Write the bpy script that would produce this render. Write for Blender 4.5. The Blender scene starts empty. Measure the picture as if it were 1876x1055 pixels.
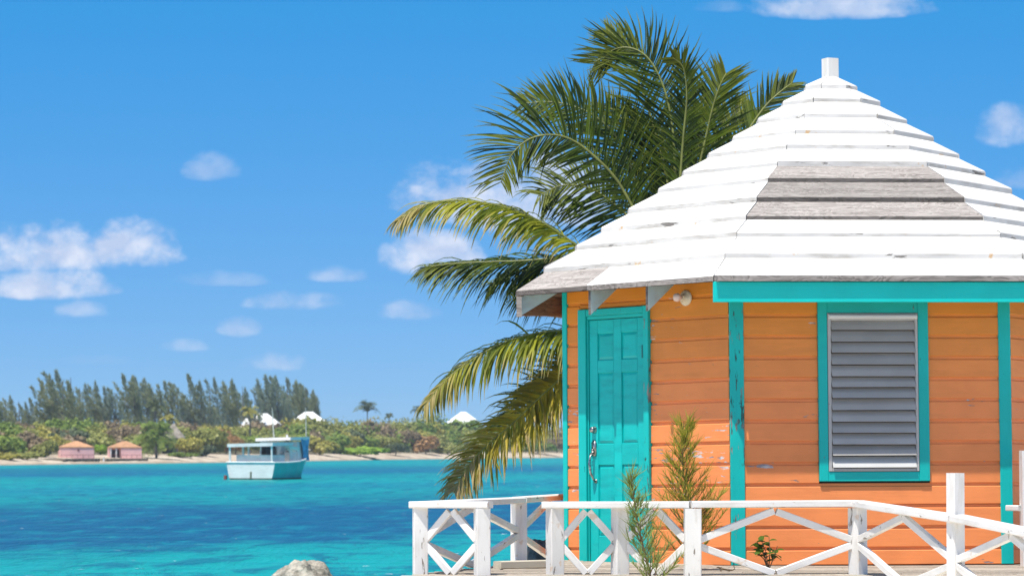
import bpy, math, random
from mathutils import Vector, Matrix, noise as mnoise
R = math.radians
random.seed(7)
S = bpy.context.scene
COL = S.collection

# ------------------------------------------------------------------ camera
F = 6200.0; CX, CY = 938.0, 527.5; CAMZ = 1.57; HOR = 822.0
PITCH = math.atan((HOR - CY) / F)
cam_d = bpy.data.cameras.new('camera'); cam = bpy.data.objects.new('camera', cam_d); COL.objects.link(cam)
cam.location = (0, 0, CAMZ); cam.rotation_euler = (math.pi/2 + PITCH, 0, 0)
cam_d.sensor_width = 36; cam_d.lens = 36 * F / 1876; cam_d.clip_start = .5; cam_d.clip_end = 9000
cam_d.dof.use_dof = True; cam_d.dof.focus_distance = 27.5; cam_d.dof.aperture_fstop = 7.1
S.camera = cam
S.view_settings.view_transform = 'Standard'; S.view_settings.look = 'None'
S.view_settings.exposure = 0.45; S.view_settings.gamma = 1; S.view_settings.use_curve_mapping = False

# ------------------------------------------------------------------ node helper
class NT:
    def __init__(s, tree): s.t = tree
    def n(s, typ, ins=None, **kw):
        nd = s.t.nodes.new(typ)
        for k, v in kw.items(): setattr(nd, k, v)
        for k, v in (ins or {}).items(): s.put(nd.inputs[k], v)
        return nd
    def put(s, sock, v):
        if isinstance(v, bpy.types.NodeSocket): s.t.links.new(v, sock)
        elif isinstance(v, bpy.types.Node): s.t.links.new(v.outputs[0], sock)
        else:
            if hasattr(sock.default_value, '__len__'):
                v = tuple(v) if hasattr(v, '__len__') else (v,)*3
                if len(sock.default_value) == 4 and len(v) == 3: v = v + (1,)
            sock.default_value = v
    def m(s, op, a, b=0.0, c=0.0, clamp=False):
        nd = s.n('ShaderNodeMath', operation=op, use_clamp=clamp)
        for i, v in enumerate((a, b, c)): s.put(nd.inputs[i], v)
        return nd.outputs[0]
    def vm(s, op, a, b=(0, 0, 0)):
        nd = s.n('ShaderNodeVectorMath', operation=op); s.put(nd.inputs[0], a); s.put(nd.inputs[1], b)
        return nd.outputs[0]
    def noise(s, vec, scale, detail=3, rough=.55, dist=0):
        return s.n('ShaderNodeTexNoise', {'Vector': vec, 'Scale': scale, 'Detail': detail, 'Roughness': rough, 'Distortion': dist}).outputs['Fac']
    def step(s, v, a, b):
        nd = s.n('ShaderNodeMapRange', interpolation_type='SMOOTHSTEP')
        s.put(nd.inputs[0], v); nd.inputs[1].default_value = a; nd.inputs[2].default_value = b
        return nd.outputs[0]
    def lin(s, v, a, b, c=0., d=1.):
        nd = s.n('ShaderNodeMapRange'); s.put(nd.inputs[0], v)
        for i, q in enumerate((a, b, c, d)): nd.inputs[i+1].default_value = q
        return nd.outputs[0]
    def mix(s, fac, a, b, mode='MIX'):
        nd = s.n('ShaderNodeMix', data_type='RGBA', blend_type=mode)
        s.put(nd.inputs[0], fac); s.put(nd.inputs[6], a); s.put(nd.inputs[7], b)
        return nd.outputs[2]
    def ramp(s, v, pts, interp='LINEAR'):
        nd = s.n('ShaderNodeValToRGB'); s.put(nd.inputs[0], v); cr = nd.color_ramp; cr.interpolation = interp
        while len(cr.elements) < len(pts): cr.elements.new(.5)
        for e, (p, c) in zip(cr.elements, pts):
            e.position = p; e.color = tuple(c) + (1,)
        return nd.outputs[0]

# ------------------------------------------------------------------ sky and sun
SUN = Vector((-.31, -.40, 1.45)).normalized()
W = bpy.data.worlds.new('World'); S.world = W; W.use_nodes = True
W.node_tree.nodes.clear(); g = NT(W.node_tree)
tc = g.n('ShaderNodeTexCoord').outputs['Generated']
sep = g.n('ShaderNodeSeparateXYZ', {0: tc}).outputs
lift = g.m('ADD', g.m('MULTIPLY', g.m('MAXIMUM', sep[2], 0.0), 1.25), .10)
skyv = g.vm('NORMALIZE', g.n('ShaderNodeCombineXYZ', {0: sep[0], 1: sep[1], 2: lift}).outputs[0])
sky = g.n('ShaderNodeTexSky', {0: skyv}, sky_type='NISHITA', sun_disc=False)
sky.sun_elevation = math.asin(SUN.z); sky.sun_rotation = math.atan2(SUN.x, SUN.y) % (2*math.pi)
sky.air_density = 1.0; sky.dust_density = .3; sky.ozone_density = 2.5
skyc = g.n('ShaderNodeHueSaturation', {'Hue': g.lin(sep[2], 0, .13, .514, .498), 'Saturation': g.lin(sep[2], .14, .55, 1.53, .95), 'Value': g.lin(sep[2], 0, .13, .90, 1.02), 'Color': sky.outputs[0]}).outputs[0]
# clouds, as directions: u = x/y, v = z/y (the view looks along +y); elsewhere an unseen scatter of them, its cover raised to whiten the light
ay = g.m('MAXIMUM', g.m('ABSOLUTE', sep[1]), .02)
u_ = g.m('DIVIDE', sep[0], ay); v_ = g.m('DIVIDE', sep[2], ay)
uv = g.n('ShaderNodeCombineXYZ', {0: u_, 1: g.m('MULTIPLY', v_, 1.35), 2: g.m('MULTIPLY', g.m('SIGN', sep[1]), 3.)}).outputs[0]
n1 = g.noise(uv, 42, 7, .60, .25); n2 = g.noise(g.vm('ADD', uv, (3.3, 1.7, .4)), 150, 5, .6)
nz = g.m('ADD', g.m('MULTIPLY', g.m('SUBTRACT', n1, .5), 4.4), g.m('MULTIPLY', g.m('SUBTRACT', n2, .5), 1.7))
def sx(px): return (px - CX) / F
def sv(py): return (HOR - py) / F
CLOUDS = [(75, 450, 150, 54, .92), (235, 446, 100, 50, .92), (92, 514, 118, 36, .88), (150, 565, 52, 18, .42), (385, 303, 52, 30, .36),
          (885, 345, 165, 68, .92), (1000, 350, 150, 80, .85), (785, 462, 95, 46, .85), (745, 565, 62, 22, .5), (545, 550, 95, 20, .5), (615, 500, 60, 18, .42), (400, 510, 90, 16, .22),
          (500, 660, 62, 22, .5), (440, 598, 40, 20, .42), (335, 632, 42, 14, .34), (160, 655, 80, 14, .25), (1530, -2, 165, 36, .7), (1320, 8, 50, 14, .2),
          (1856, 228, 66, 44, .6), (1880, 322, 58, 26, .45), (2100, 150, 160, 50, .8), (-260, 330, 190, 60, .9), (1500, -260, 260, 70, .8), (300, -420, 330, 80, .8)]
tot = None
for (px, py, a, b, op) in CLOUDS:
    du = g.m('DIVIDE', g.m('SUBTRACT', u_, sx(px)), a / F)
    dv = g.m('DIVIDE', g.m('SUBTRACT', v_, sv(py + b*.45)), b*1.35 / F)
    up = g.m('MAXIMUM', dv, 0.0); dn = g.m('MULTIPLY', g.m('MINIMUM', dv, 0.0), 2.6)
    r2 = g.m('ADD', g.m('MULTIPLY', du, du), g.m('ADD', g.m('MULTIPLY', up, up), g.m('MULTIPLY', dn, dn)))
    mk = g.m('ADD', g.m('SUBTRACT', 1.0, r2), nz)
    mk = g.m('SUBTRACT', mk, g.m('MULTIPLY', g.step(r2, .9, 2.6), 2.2))
    d = g.m('MULTIPLY', g.step(mk, -.3, 1.5), op)
    tot = d if tot is None else g.m('MAXIMUM', tot, d)
front = g.m('MULTIPLY', g.m('GREATER_THAN', sep[1], .02), 1.0)
tot = g.m('MULTIPLY', tot, front)
gen = g.m('MULTIPLY', g.step(g.noise(g.vm('MULTIPLY', tc, (4, 4, 7)), 1.0, 6, .55), .52, .70), .8)
away = g.m('SUBTRACT', 1.0, g.m('MULTIPLY', g.step(sep[1], .9, .97), g.step(sep[2], .40, .2)))
tot = g.m('MAXIMUM', tot, g.m('MULTIPLY', g.m('MULTIPLY', gen, away), g.step(sep[2], .0, .1)))
cshade = g.step(g.noise(g.vm('ADD', uv, (0, .006, 0)), 75, 5, .55), .36, .66)
cloudc = g.mix(cshade, (3.7, 4.3, 5.7), (5.5, 5.75, 6.5))
skyc = g.mix(tot, skyc, cloudc)
bg = g.n('ShaderNodeBackground', {'Color': skyc, 'Strength': .115})
g.n('ShaderNodeOutputWorld', {0: bg.outputs[0]})
sl = bpy.data.lights.new('sun', 'SUN'); sl.energy = 4.6; sl.angle = R(.53); sl.color = (1, .955, .88)
so = bpy.data.objects.new('sun', sl); COL.objects.link(so); so.rotation_euler = SUN.to_track_quat('Z', 'Y').to_euler()

# ------------------------------------------------------------------ placing: a pixel of the view at a known distance or height
def ray(px, py):
    c, s = math.cos(PITCH), math.sin(PITCH)
    a, b = (px - CX)/F, -(py - CY)/F
    return Vector((a, c - b*s, s + b*c))
CP = Vector((0, 0, CAMZ))
def at(px, py, Y):
    d = ray(px, py); return CP + d * (Y / d.y)
def onz(px, py, z):
    d = ray(px, py); return CP + d * ((z - CAMZ) / d.z)

# ------------------------------------------------------------------ mesh helpers
def tag(o, label=None, cat=None, group=None, kind=None):
    if label: o['label'] = label
    if cat: o['category'] = cat
    if group: o['group'] = group
    if kind: o['kind'] = kind
    return o
def empty(name, loc=(0, 0, 0), label=None, cat=None, group=None):
    o = bpy.data.objects.new(name, None); COL.objects.link(o); o.location = loc; o.empty_display_size = .2
    return tag(o, label, cat, group)
LM = {}
def link(name, me, parent=None, mat4=None):
    o = bpy.data.objects.new(name, me); COL.objects.link(o)
    if parent: o.parent = parent
    LM[o.name] = mat4.copy() if mat4 is not None else Matrix.Identity(4)
    if mat4 is not None: o.matrix_local = mat4
    return o
class MB:
    def __init__(s): s.v = []; s.f = []; s.mi = []
    def add(s, vs, fs, mi=0):
        b = len(s.v); s.v += [tuple(v) for v in vs]; s.f += [tuple(b+i for i in f) for f in fs]; s.mi += [mi]*len(fs)
    def box(s, x0, x1, y0, y1, z0, z1, mi=0):
        vs = [(x, y, z) for z in (z0, z1) for y in (y0, y1) for x in (x0, x1)]
        s.add(vs, [(0, 2, 3, 1), (4, 5, 7, 6), (0, 1, 5, 4), (2, 6, 7, 3), (0, 4, 6, 2), (1, 3, 7, 5)], mi)
    def prism(s, poly, axis_vec, mi=0):           # poly: 3D points, extruded by axis_vec
        n = len(poly); a = Vector(axis_vec)
        vs = [Vector(p) for p in poly] + [Vector(p) + a for p in poly]
        s.add(vs, [tuple(range(n-1, -1, -1)), tuple(range(n, 2*n))] + [(i, (i+1) % n, n+(i+1) % n, n+i) for i in range(n)], mi)
    def tube(s, pts, rads, n=6, mi=0, cap=True):
        pts = [Vector(p) for p in pts]; m = len(pts); vs = []; fs = []
        up = Vector((0.13, .21, 1)).normalized()
        for i, p in enumerate(pts):
            t = (pts[min(i+1, m-1)] - pts[max(i-1, 0)])
            if t.length < 1e-9: t = Vector((0, 0, 1))
            t.normalize()
            a = t.cross(up)
            if a.length < .05: a = t.cross(Vector((1, 0, 0)))
            a.normalize(); b = t.cross(a)
            for k in range(n):
                th = 2*math.pi*k/n; vs.append(p + (a*math.cos(th) + b*math.sin(th))*rads[i])
        for i in range(m-1):
            for k in range(n):
                k2 = (k+1) % n; fs.append((i*n+k, i*n+k2, (i+1)*n+k2, (i+1)*n+k))
        if cap: fs += [tuple(range(n-1, -1, -1)), tuple(range((m-1)*n, m*n))]
        s.add(vs, fs, mi)
    def lathe(s, prof, n=14, mi=0, M=None):        # prof [(r,z)] about z
        vs = []; fs = []
        for r, z in prof:
            for k in range(n):
                th = 2*math.pi*k/n; p = Vector((r*math.cos(th), r*math.sin(th), z)); vs.append(M @ p if M else p)
        for i in range(len(prof)-1):
            for k in range(n):
                k2 = (k+1) % n; fs.append((i*n+k, i*n+k2, (i+1)*n+k2, (i+1)*n+k))
        fs += [tuple(range(n-1, -1, -1)), tuple(range((len(prof)-1)*n, len(prof)*n))]
        s.add(vs, fs, mi)
    def mesh(s, name, mats, smooth=False):
        me = bpy.data.meshes.new(name); me.from_pydata(s.v, [], s.f)
        for m in (mats if isinstance(mats, (list, tuple)) else [mats]): me.materials.append(m)
        me.polygons.foreach_set('material_index', s.mi)
        if smooth: me.polygons.foreach_set('use_smooth', [True]*len(me.polygons))
        me.update(); return me
    def build(s, name, mats, parent=None, mat4=None, smooth=False):
        return link(name, s.mesh(name, mats, smooth), parent, mat4)
def basis(o, ex, ey, ez):
    return Matrix(((ex[0], ey[0], ez[0], o[0]), (ex[1], ey[1], ez[1], o[1]), (ex[2], ey[2], ez[2], o[2]), (0, 0, 0, 1)))
def beam_mesh(L, w, h, c=.006, wob=0.0):           # along local x from 0 to L, w in y, h in z, long edges chamfered
    a, b = w/2, h/2; sec = [(-a+c, -b), (a-c, -b), (a, -b+c), (a, b-c), (a-c, b), (-a+c, b), (-a, b-c), (-a, -b+c)]
    n = 8; xs = [0, L]; vs = []
    for x in xs:
        ox, oy = random.uniform(-wob, wob), random.uniform(-wob, wob)
        vs += [(x, y+ox, z+oy) for y, z in sec]
    mb = MB(); mb.add(vs, [tuple(range(n-1, -1, -1)), tuple(range(n, 2*n))] + [(i, (i+1) % n, n+(i+1) % n, n+i) for i in range(n)])
    return mb
def beam(name, p, q, w, h, mat, parent=None, up=(0, 0, 1), c=.006, wob=0.0):
    p, q = Vector(p), Vector(q); ex = (q-p); L = ex.length; ex.normalize()
    ey = Vector(up).cross(ex)
    if ey.length < .01: ey = Vector((0, 1, 0)).cross(ex)
    ey.normalize(); ez = ex.cross(ey)
    return beam_mesh(L, w, h, c, wob).build(name, mat, parent, basis(p, ex, ey, ez))

# ------------------------------------------------------------------ materials
def mat(name):
    m = bpy.data.materials.new(name); m.use_nodes = True; m.node_tree.nodes.clear(); return m, NT(m.node_tree)
def finish(g, bsdf): g.n('ShaderNodeOutputMaterial', {0: bsdf.outputs[0]})
def flat(name, c, rough=.6, var=.15, scale=4., metal=0., bump=0.):
    m, g = mat(name); co = g.n('ShaderNodeTexCoord').outputs['Object']
    nn = g.noise(co, scale, 4); c2 = tuple(x*(1-var*1.6) for x in c)
    b = g.n('ShaderNodeBsdfPrincipled', {'Base Color': g.mix(g.step(nn, .35, .65), c2, c), 'Roughness': rough, 'Metallic': metal})
    if bump: g.put(b.inputs['Normal'], g.n('ShaderNodeBump', {'Height': nn, 'Strength': .6, 'Distance': bump}).outputs[0])
    finish(g, b); return m
def paint(name, c, wood=(.23, .19, .16), chip=.62, var=.12, rough=.45, grain=.0016, dirt=None, dirtamt=.0, axis=(1.2, 22, 22), rust=0., under=None, spec=.35, cax=(3.2, 13, 13)):
    m, g = mat(name)
    co = g.vm('ADD', g.n('ShaderNodeTexCoord').outputs['Object'], g.vm('MULTIPLY', g.n('ShaderNodeCombineXYZ', {i: g.n('ShaderNodeObjectInfo').outputs['Random'] for i in range(3)}).outputs[0], (37, 53, 71)))
    st = g.vm('MULTIPLY', co, axis)
    gr = g.noise(st, 1.6, 5, .6); big = g.noise(co, 2.3, 3); fine = g.noise(st, 6, 4, .6)
    ch1 = g.noise(g.vm('MULTIPLY', co, cax), 1.6, 6, .62, .3); ch2 = g.noise(co, 1.4, 2)
    chipv = g.m('ADD', ch1, g.m('MULTIPLY', g.m('SUBTRACT', ch2, .5), .45))
    cm = g.step(chipv, chip, chip + .025)
    rnd = g.n('ShaderNodeObjectInfo').outputs['Random']
    base = g.mix(g.step(big, .3, .7), tuple(x*(1-var) for x in c), c)
    base = g.mix(g.m('MULTIPLY', g.step(gr, .55, .75), var*1.3), base, tuple(x*.72 for x in c))
    base = g.n('ShaderNodeHueSaturation', {'Value': g.lin(rnd, 0, 1, 1-var*.35, 1+var*.35), 'Color': base}).outputs[0]
    if dirt:
        dm = g.m('MULTIPLY', g.step(g.noise(g.vm('MULTIPLY', co, (1.5, 7, 7)), 1.7, 5, .65), .45, .7), dirtamt); base = g.mix(dm, base, dirt)
    if rust:
        rm = g.m('MULTIPLY', g.step(g.noise(co, 7, 4, .62), .635, .70), rust); base = g.mix(rm, base, (.55, .28, .05))
    wd = g.mix(g.step(fine, .35, .65), tuple(x*.55 for x in wood), wood)
    if under: wd = g.mix(g.step(g.noise(co, 5, 3), .45, .6), wd, under)
    base = g.mix(cm, base, wd)
    hgt = g.m('SUBTRACT', g.m('MULTIPLY', gr, .8), g.m('MULTIPLY', cm, .7))
    hgt = g.m('ADD', hgt, g.m('MULTIPLY', fine, .35))
    b = g.n('ShaderNodeBsdfPrincipled', {'Base Color': base, 'Roughness': g.m('ADD', rough, g.m('MULTIPLY', cm, .3)), 'Specular IOR Level': spec,
        'Normal': g.n('ShaderNodeBump', {'Height': hgt, 'Strength': .75, 'Distance': grain}).outputs[0]})
    finish(g, b); return m
def weathered(name, c, dark, axis=(1.0, 16, 16), spots=0.):
    m, g = mat(name)
    co = g.vm('ADD', g.n('ShaderNodeTexCoord').outputs['Object'], g.vm('MULTIPLY', g.n('ShaderNodeCombineXYZ', {i: g.n('ShaderNodeObjectInfo').outputs['Random'] for i in range(3)}).outputs[0], (37, 53, 71)))
    wv = g.n('ShaderNodeTexNoise', {'Vector': g.vm('MULTIPLY', co, axis), 'Scale': 1.5, 'Detail': 6, 'Roughness': .65, 'Distortion': 1.2}).outputs['Fac']
    kn = g.noise(g.vm('MULTIPLY', co, (1.8, 7, 7)), 1.0, 3, .5, 2.2)
    rings = g.m('FRACT', g.m('MULTIPLY', kn, 9.0))
    t = g.m('ADD', g.m('MULTIPLY', wv, .75), g.m('MULTIPLY', rings, .25))
    base = g.mix(g.step(t, .25, .68), dark, c)
    base = g.mix(g.m('MULTIPLY', g.step(g.noise(co, 3, 4), .5, .72), .55), base, tuple(x*.6 for x in c))
    base = g.n('ShaderNodeHueSaturation', {'Value': g.lin(g.n('ShaderNodeObjectInfo').outputs['Random'], 0, 1, .8, 1.15), 'Color': base}).outputs[0]
    b = g.n('ShaderNodeBsdfPrincipled', {'Base Color': base, 'Roughness': .85, 'Specular IOR Level': .2,
        'Normal': g.n('ShaderNodeBump', {'Height': t, 'Strength': .8, 'Distance': .004}).outputs[0]})
    finish(g, b); return m
def leafmat(name, c1, c2, trans=.35, scale=1.5, tip=None):
    m, g = mat(name); co = g.n('ShaderNodeTexCoord').outputs['Object']
    nn = g.noise(co, scale, 3, .6); isl = g.n('ShaderNodeNewGeometry').outputs['Random Per Island']
    t = g.m('ADD', g.m('MULTIPLY', nn, .6), g.m('MULTIPLY', isl, .4))
    c = g.mix(g.step(t, .28, .72), c1, c2)
    if tip:
        at_ = g.n('ShaderNodeAttribute', attribute_name='tip').outputs['Fac']
        c = g.mix(g.step(g.m('ADD', at_, g.m('MULTIPLY', g.m('SUBTRACT', isl, .5), .5)), .42, .95), c, tip)
    b = g.n('ShaderNodeBsdfPrincipled', {'Base Color': c, 'Roughness': .48, 'Specular IOR Level': .17})
    tr = g.n('ShaderNodeBsdfTranslucent', {'Color': g.mix(.5, c, tuple(min(1, x*1.6) for x in c2))})
    mx = g.n('ShaderNodeMixShader', {0: trans, 1: b.outputs[0], 2: tr.outputs[0]})
    g.n('ShaderNodeOutputMaterial', {0: mx.outputs[0]}); return m

M_ROOF = paint('white roof paint', (.73, .715, .68), chip=.80, var=.07, rough=.65, dirt=(.52, .46, .37), dirtamt=.32, wood=(.36, .33, .30), grain=.0022)
M_BUTT = paint('worn board end', (.68, .66, .63), chip=.655, var=.2, rough=.7, dirt=(.34, .31, .27), dirtamt=.7, wood=(.26, .24, .22), axis=(.8, 30, 30), rust=.7)
M_EAVEB = weathered('worn eave edge', (.34, .31, .29), (.10, .09, .085))
M_GREY = weathered('grey roof wood', (.40, .365, .335), (.17, .15, .135))
M_GREYB = weathered('grey board end', (.17, .15, .14), (.05, .045, .04))
M_BROWN = weathered('brown soffit wood', (.20, .105, .055), (.09, .045, .025))
M_TEAL = paint('teal paint', (.0, .50, .46), axis=(22, 1.2, 22), cax=(22, 4, 22), chip=.69, var=.12, rough=.42, wood=(.0, .13, .12), under=(.20, .21, .20), grain=.0024)
M_TEALD = paint('teal door paint', (.0, .52, .49), chip=.86, var=.12, rough=.42, wood=(.0, .16, .16), axis=(22, 1.2, 22), dirt=(.0, .36, .36), dirtamt=.8)
M_TEALW = paint('worn teal paint', (.0, .50, .46), axis=(22, 1.2, 22), cax=(26, 5, 26), chip=.60, var=.14, rough=.45, wood=(.04, .14, .13), under=(.32, .30, .26), grain=.003)
M_WHITE = paint('white rail paint', (.77, .755, .735), chip=.66, var=.10, rough=.55, dirt=(.50, .45, .38), dirtamt=.45, wood=(.36, .32, .28), rust=.35)
M_BLUISH = paint('pale rafter paint', (.44, .60, .64), chip=.74, var=.1, wood=(.28, .24, .2), dirt=(.30, .30, .28), dirtamt=.3)
M_DECK = weathered('deck plank wood', (.44, .38, .31), (.20, .165, .13))
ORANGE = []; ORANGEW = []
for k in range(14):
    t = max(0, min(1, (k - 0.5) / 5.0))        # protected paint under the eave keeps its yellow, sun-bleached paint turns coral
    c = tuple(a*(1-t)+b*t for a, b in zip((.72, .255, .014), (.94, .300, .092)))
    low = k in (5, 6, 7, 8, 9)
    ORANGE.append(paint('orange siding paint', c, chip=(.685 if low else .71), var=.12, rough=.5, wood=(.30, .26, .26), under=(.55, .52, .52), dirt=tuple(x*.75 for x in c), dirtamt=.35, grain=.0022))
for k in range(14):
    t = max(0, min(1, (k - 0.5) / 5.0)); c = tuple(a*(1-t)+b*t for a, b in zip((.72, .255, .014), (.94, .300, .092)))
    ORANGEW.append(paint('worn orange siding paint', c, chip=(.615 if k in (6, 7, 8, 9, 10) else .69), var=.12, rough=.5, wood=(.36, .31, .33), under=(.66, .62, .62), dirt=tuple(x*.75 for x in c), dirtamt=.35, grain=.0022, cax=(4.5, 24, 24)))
M_DARK = flat('dark interior', (.02, .02, .02), .9)
M_STEEL = flat('tarnished steel', (.50, .49, .47), .32, .4, 60, 1.0)
M_ALU = paint('aluminium frame', (.46, .455, .44), chip=.68, var=.1, rough=.35, wood=(.36, .36, .36), axis=(3, 3, 3), grain=.0006)
M_SLAT = paint('grey louvre', (.47, .445, .415), chip=.9, var=.14, rough=.5, axis=(.8, 9, 9), grain=.0005, spec=.2)
M_CERAM = flat('cream porcelain', (.72, .66, .50), .25, .08, 30)
M_BULB = flat('frosted bulb', (.80, .64, .58), .15, .05, 30)

# ------------------------------------------------------------------ sea, near shore, far shore
def shore_noise(x, y, s, seed=0): return mnoise.noise(Vector((x*s + seed, y*s, seed*1.7)))
m, g = mat('sea water')
pos = g.n('ShaderNodeNewGeometry').outputs['Position']; sp = g.n('ShaderNodeSeparateXYZ', {0: pos}).outputs
ln = g.m('LOGARITHM', g.m('MAXIMUM', sp[1], 5.0), math.e)
lv = g.n('ShaderNodeCombineXYZ', {0: g.m('DIVIDE', sp[0], g.m('MAXIMUM', sp[1], 5.)), 1: ln}).outputs[0]
w1 = g.noise(g.vm('MULTIPLY', lv, (14, 4, 1)), 1.0, 4, .55, .4); w2 = g.noise(g.vm('MULTIPLY', lv, (26, 26, 1)), 1.0, 5, .6, .3); w3 = g.noise(g.vm('MULTIPLY', lv, (24, 60, 1)), 1.0, 6, .68, .4)
t = g.m('ADD', ln, g.m('MULTIPLY', g.m('SUBTRACT', w1, .5), .34)); t = g.m('ADD', t, g.m('MULTIPLY', g.m('SUBTRACT', w2, .5), .34))
t = g.m('SUBTRACT', t, g.m('MULTIPLY', g.m('ADD', g.m('DIVIDE', sp[0], g.m('MAXIMUM', sp[1], 5.)), .10), 1.3))
tn = g.lin(t, 3.4, 6.4)
def P(y, ): return (math.log(9734/(y-HOR)) - 3.4)/3.0
TEAL, LTEAL, DEEP, MID = (.0, .225, .222), (.0, .272, .255), (.0, .066, .145), (.0, .140, .175)
bathy_light = g.ramp(tn, [(0, LTEAL), (P(1030), LTEAL), (P(1008), TEAL), (P(992), DEEP), (P(935), DEEP), (P(922), MID), (P(910), TEAL), (P(893), (.0, .175, .225)), (P(884), LTEAL), (P(874), TEAL), (P(866), (.0, .10, .19)), (P(858), MID), (P(852), LTEAL), (1, LTEAL)])
bathy_light = g.mix(g.m('MULTIPLY', g.step(w3, .50, .66), .55), bathy_light, (.0, .080, .150))
bathy_light = g.mix(g.m('MULTIPLY', g.step(w3, .50, .34), .35), bathy_light, (.0, .29, .28))
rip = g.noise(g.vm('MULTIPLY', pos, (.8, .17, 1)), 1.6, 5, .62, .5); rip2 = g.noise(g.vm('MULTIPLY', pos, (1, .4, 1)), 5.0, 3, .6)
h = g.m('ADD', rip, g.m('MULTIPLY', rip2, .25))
bathy_light = g.mix(g.m('MULTIPLY', g.step(rip, .50, .62), .60), bathy_light, (.0, .055, .125))  # dark wave faces painted into the water colour
bathy_light = g.mix(g.m('MULTIPLY', g.step(rip, .47, .36), .35), bathy_light, (.0, .26, .27))  # bright wave faces painted in the same way
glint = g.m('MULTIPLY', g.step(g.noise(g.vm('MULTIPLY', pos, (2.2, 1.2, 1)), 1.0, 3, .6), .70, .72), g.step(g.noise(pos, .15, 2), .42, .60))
bathy_light = g.mix(g.m('MULTIPLY', glint, .85), bathy_light, (.75, .80, .80))  # sun sparkle is painted into the base colour
b = g.n('ShaderNodeBsdfPrincipled', {'Base Color': bathy_light, 'Roughness': .30, 'Specular IOR Level': .06, 'IOR': 1.33,
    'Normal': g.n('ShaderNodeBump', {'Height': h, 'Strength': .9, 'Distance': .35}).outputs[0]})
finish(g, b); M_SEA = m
mb = MB(); mb.add([(-1200, -60, 0), (1200, -60, 0), (1200, 2400, 0), (-1200, 2400, 0)], [(0, 1, 2, 3)])
tag(mb.build('sea', M_SEA), kind='structure', label='turquoise sea with a dark blue weed bank')

m, g = mat('beach sand'); co = g.n('ShaderNodeTexCoord').outputs['Object']
sd = g.noise(co, .8, 6, .6)
b = g.n('ShaderNodeBsdfPrincipled', {'Base Color': g.mix(g.step(sd, .3, .7), (.64, .57, .45), (.76, .69, .56)), 'Roughness': .95,
    'Normal': g.n('ShaderNodeBump', {'Height': sd, 'Strength': .6, 'Distance': .05}).outputs[0]})
finish(g, b); M_SAND = m
def near_edge(X):                                   # how far the near land reaches
    t = max(0, min(1, (X - 1.2)/2.0)); t = t*t*(3-2*t)
    return 36 + 24*t + 1.2*shore_noise(X, 0, .5, 3)
mb = MB(); vs = []; xs = [-80, -40, -20, -12, -8] + [-6 + .5*i for i in range(53)] + [24, 32, 50, 90]; ys = [-50, -20, 0, 10, 18] + [22 + i for i in range(45)]
for y in ys:
    for x in xs:
        dd = near_edge(x) - y
        z = max(-1.2, min(.30, .30*dd/5.0)) + .05*shore_noise(x, y, .6, 1)*(1 if dd > 0 else .3)
        vs.append((x, y, z))
nx = len(xs); mb.add(vs, [(j*nx+i, j*nx+i+1, (j+1)*nx+i+1, (j+1)*nx+i) for j in range(len(ys)-1) for i in range(nx-1)])
tag(mb.build('beach', M_SAND, smooth=True), kind='structure')

SHORE = [(-900, 868), (-300, 857), (0, 852), (180, 849.5), (330, 848), (470, 846), (700, 842), (1040, 838), (1500, 834.5), (2400, 832)]
def shore_py(px):
    for (a, ya), (b_, yb) in zip(SHORE, SHORE[1:]):
        if px <= b_: return ya + (yb-ya)*(px-a)/(b_-a)
    return SHORE[-1][1]
def shoreY(px): return CAMZ * F / (shore_py(px) - HOR)
def far(px, back=0.0, z=None):                      # a point on the far land, `back` metres behind its waterline
    Y = shoreY(px) + back*2.2; X = (px-CX)/F*Y
    return Vector((X, Y, z if z is not None else land_z(back)))
LZ = [(-8, -.8), (0, 0), (2, .28), (5, .50), (11, .90), (30, 1.3), (80, 2.2), (200, 3.0), (900, 5)]
def land_z(bk):
    for (a, za), (b_, zb) in zip(LZ, LZ[1:]):
        if bk <= b_: return za + (zb-za)*(bk-a)/(b_-a)
    return 5
m, g = mat('far land'); pos = g.n('ShaderNodeNewGeometry').outputs['Position']; z = g.n('ShaderNodeSeparateXYZ', {0: pos}).outputs[2]
nn = g.noise(pos, .25, 6, .65); n3 = g.noise(pos, 1.1, 4, .6)
sand = g.mix(g.step(nn, .35, .65), (.36, .28, .19), (.54, .46, .35))
rock = g.mix(n3, (.10, .085, .06), (.34, .29, .20))
sand = g.mix(g.m('MULTIPLY', g.step(g.m('ADD', z, g.m('MULTIPLY', g.m('SUBTRACT', n3, .5), .5)), .22, .04), .8), sand, rock)
col_ = g.mix(g.step(g.m('ADD', z, g.m('MULTIPLY', g.m('SUBTRACT', nn, .5), .8)), .85, 1.15), sand, (.10, .10, .04))
b = g.n('ShaderNodeBsdfPrincipled', {'Base Color': col_, 'Roughness': .95, 'Normal': g.n('ShaderNodeBump', {'Height': n3, 'Strength': 1, 'Distance': .3}).outputs[0]})
finish(g, b); M_LAND = m
mb = MB(); vs = []; pxs = list(range(-900, 2401, 12)); bks = [-8, -3, -.5, 0, .7, 1.4, 2.2, 3.2, 5, 8, 12, 20, 40, 90, 200, 900]
for bk in bks:
    for px in pxs:
        p = far(px, bk); k = 1 if bk < 40 else .3
        p.z += (.09*shore_noise(p.x, p.y, .35, 5) + .06*shore_noise(p.x, p.y, 1.1, 9)) * (1.0 if bk > -.6 else .3)
        p.y += 1.5*shore_noise(p.x, 0, .15, 2)*k
        vs.append(p)
nx = len(pxs); mb.add(vs, [(j*nx+i, j*nx+i+1, (j+1)*nx+i+1, (j+1)*nx+i) for j in range(len(bks)-1) for i in range(nx-1)])
tag(mb.build('far_shore', M_LAND, smooth=True), kind='structure')

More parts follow.
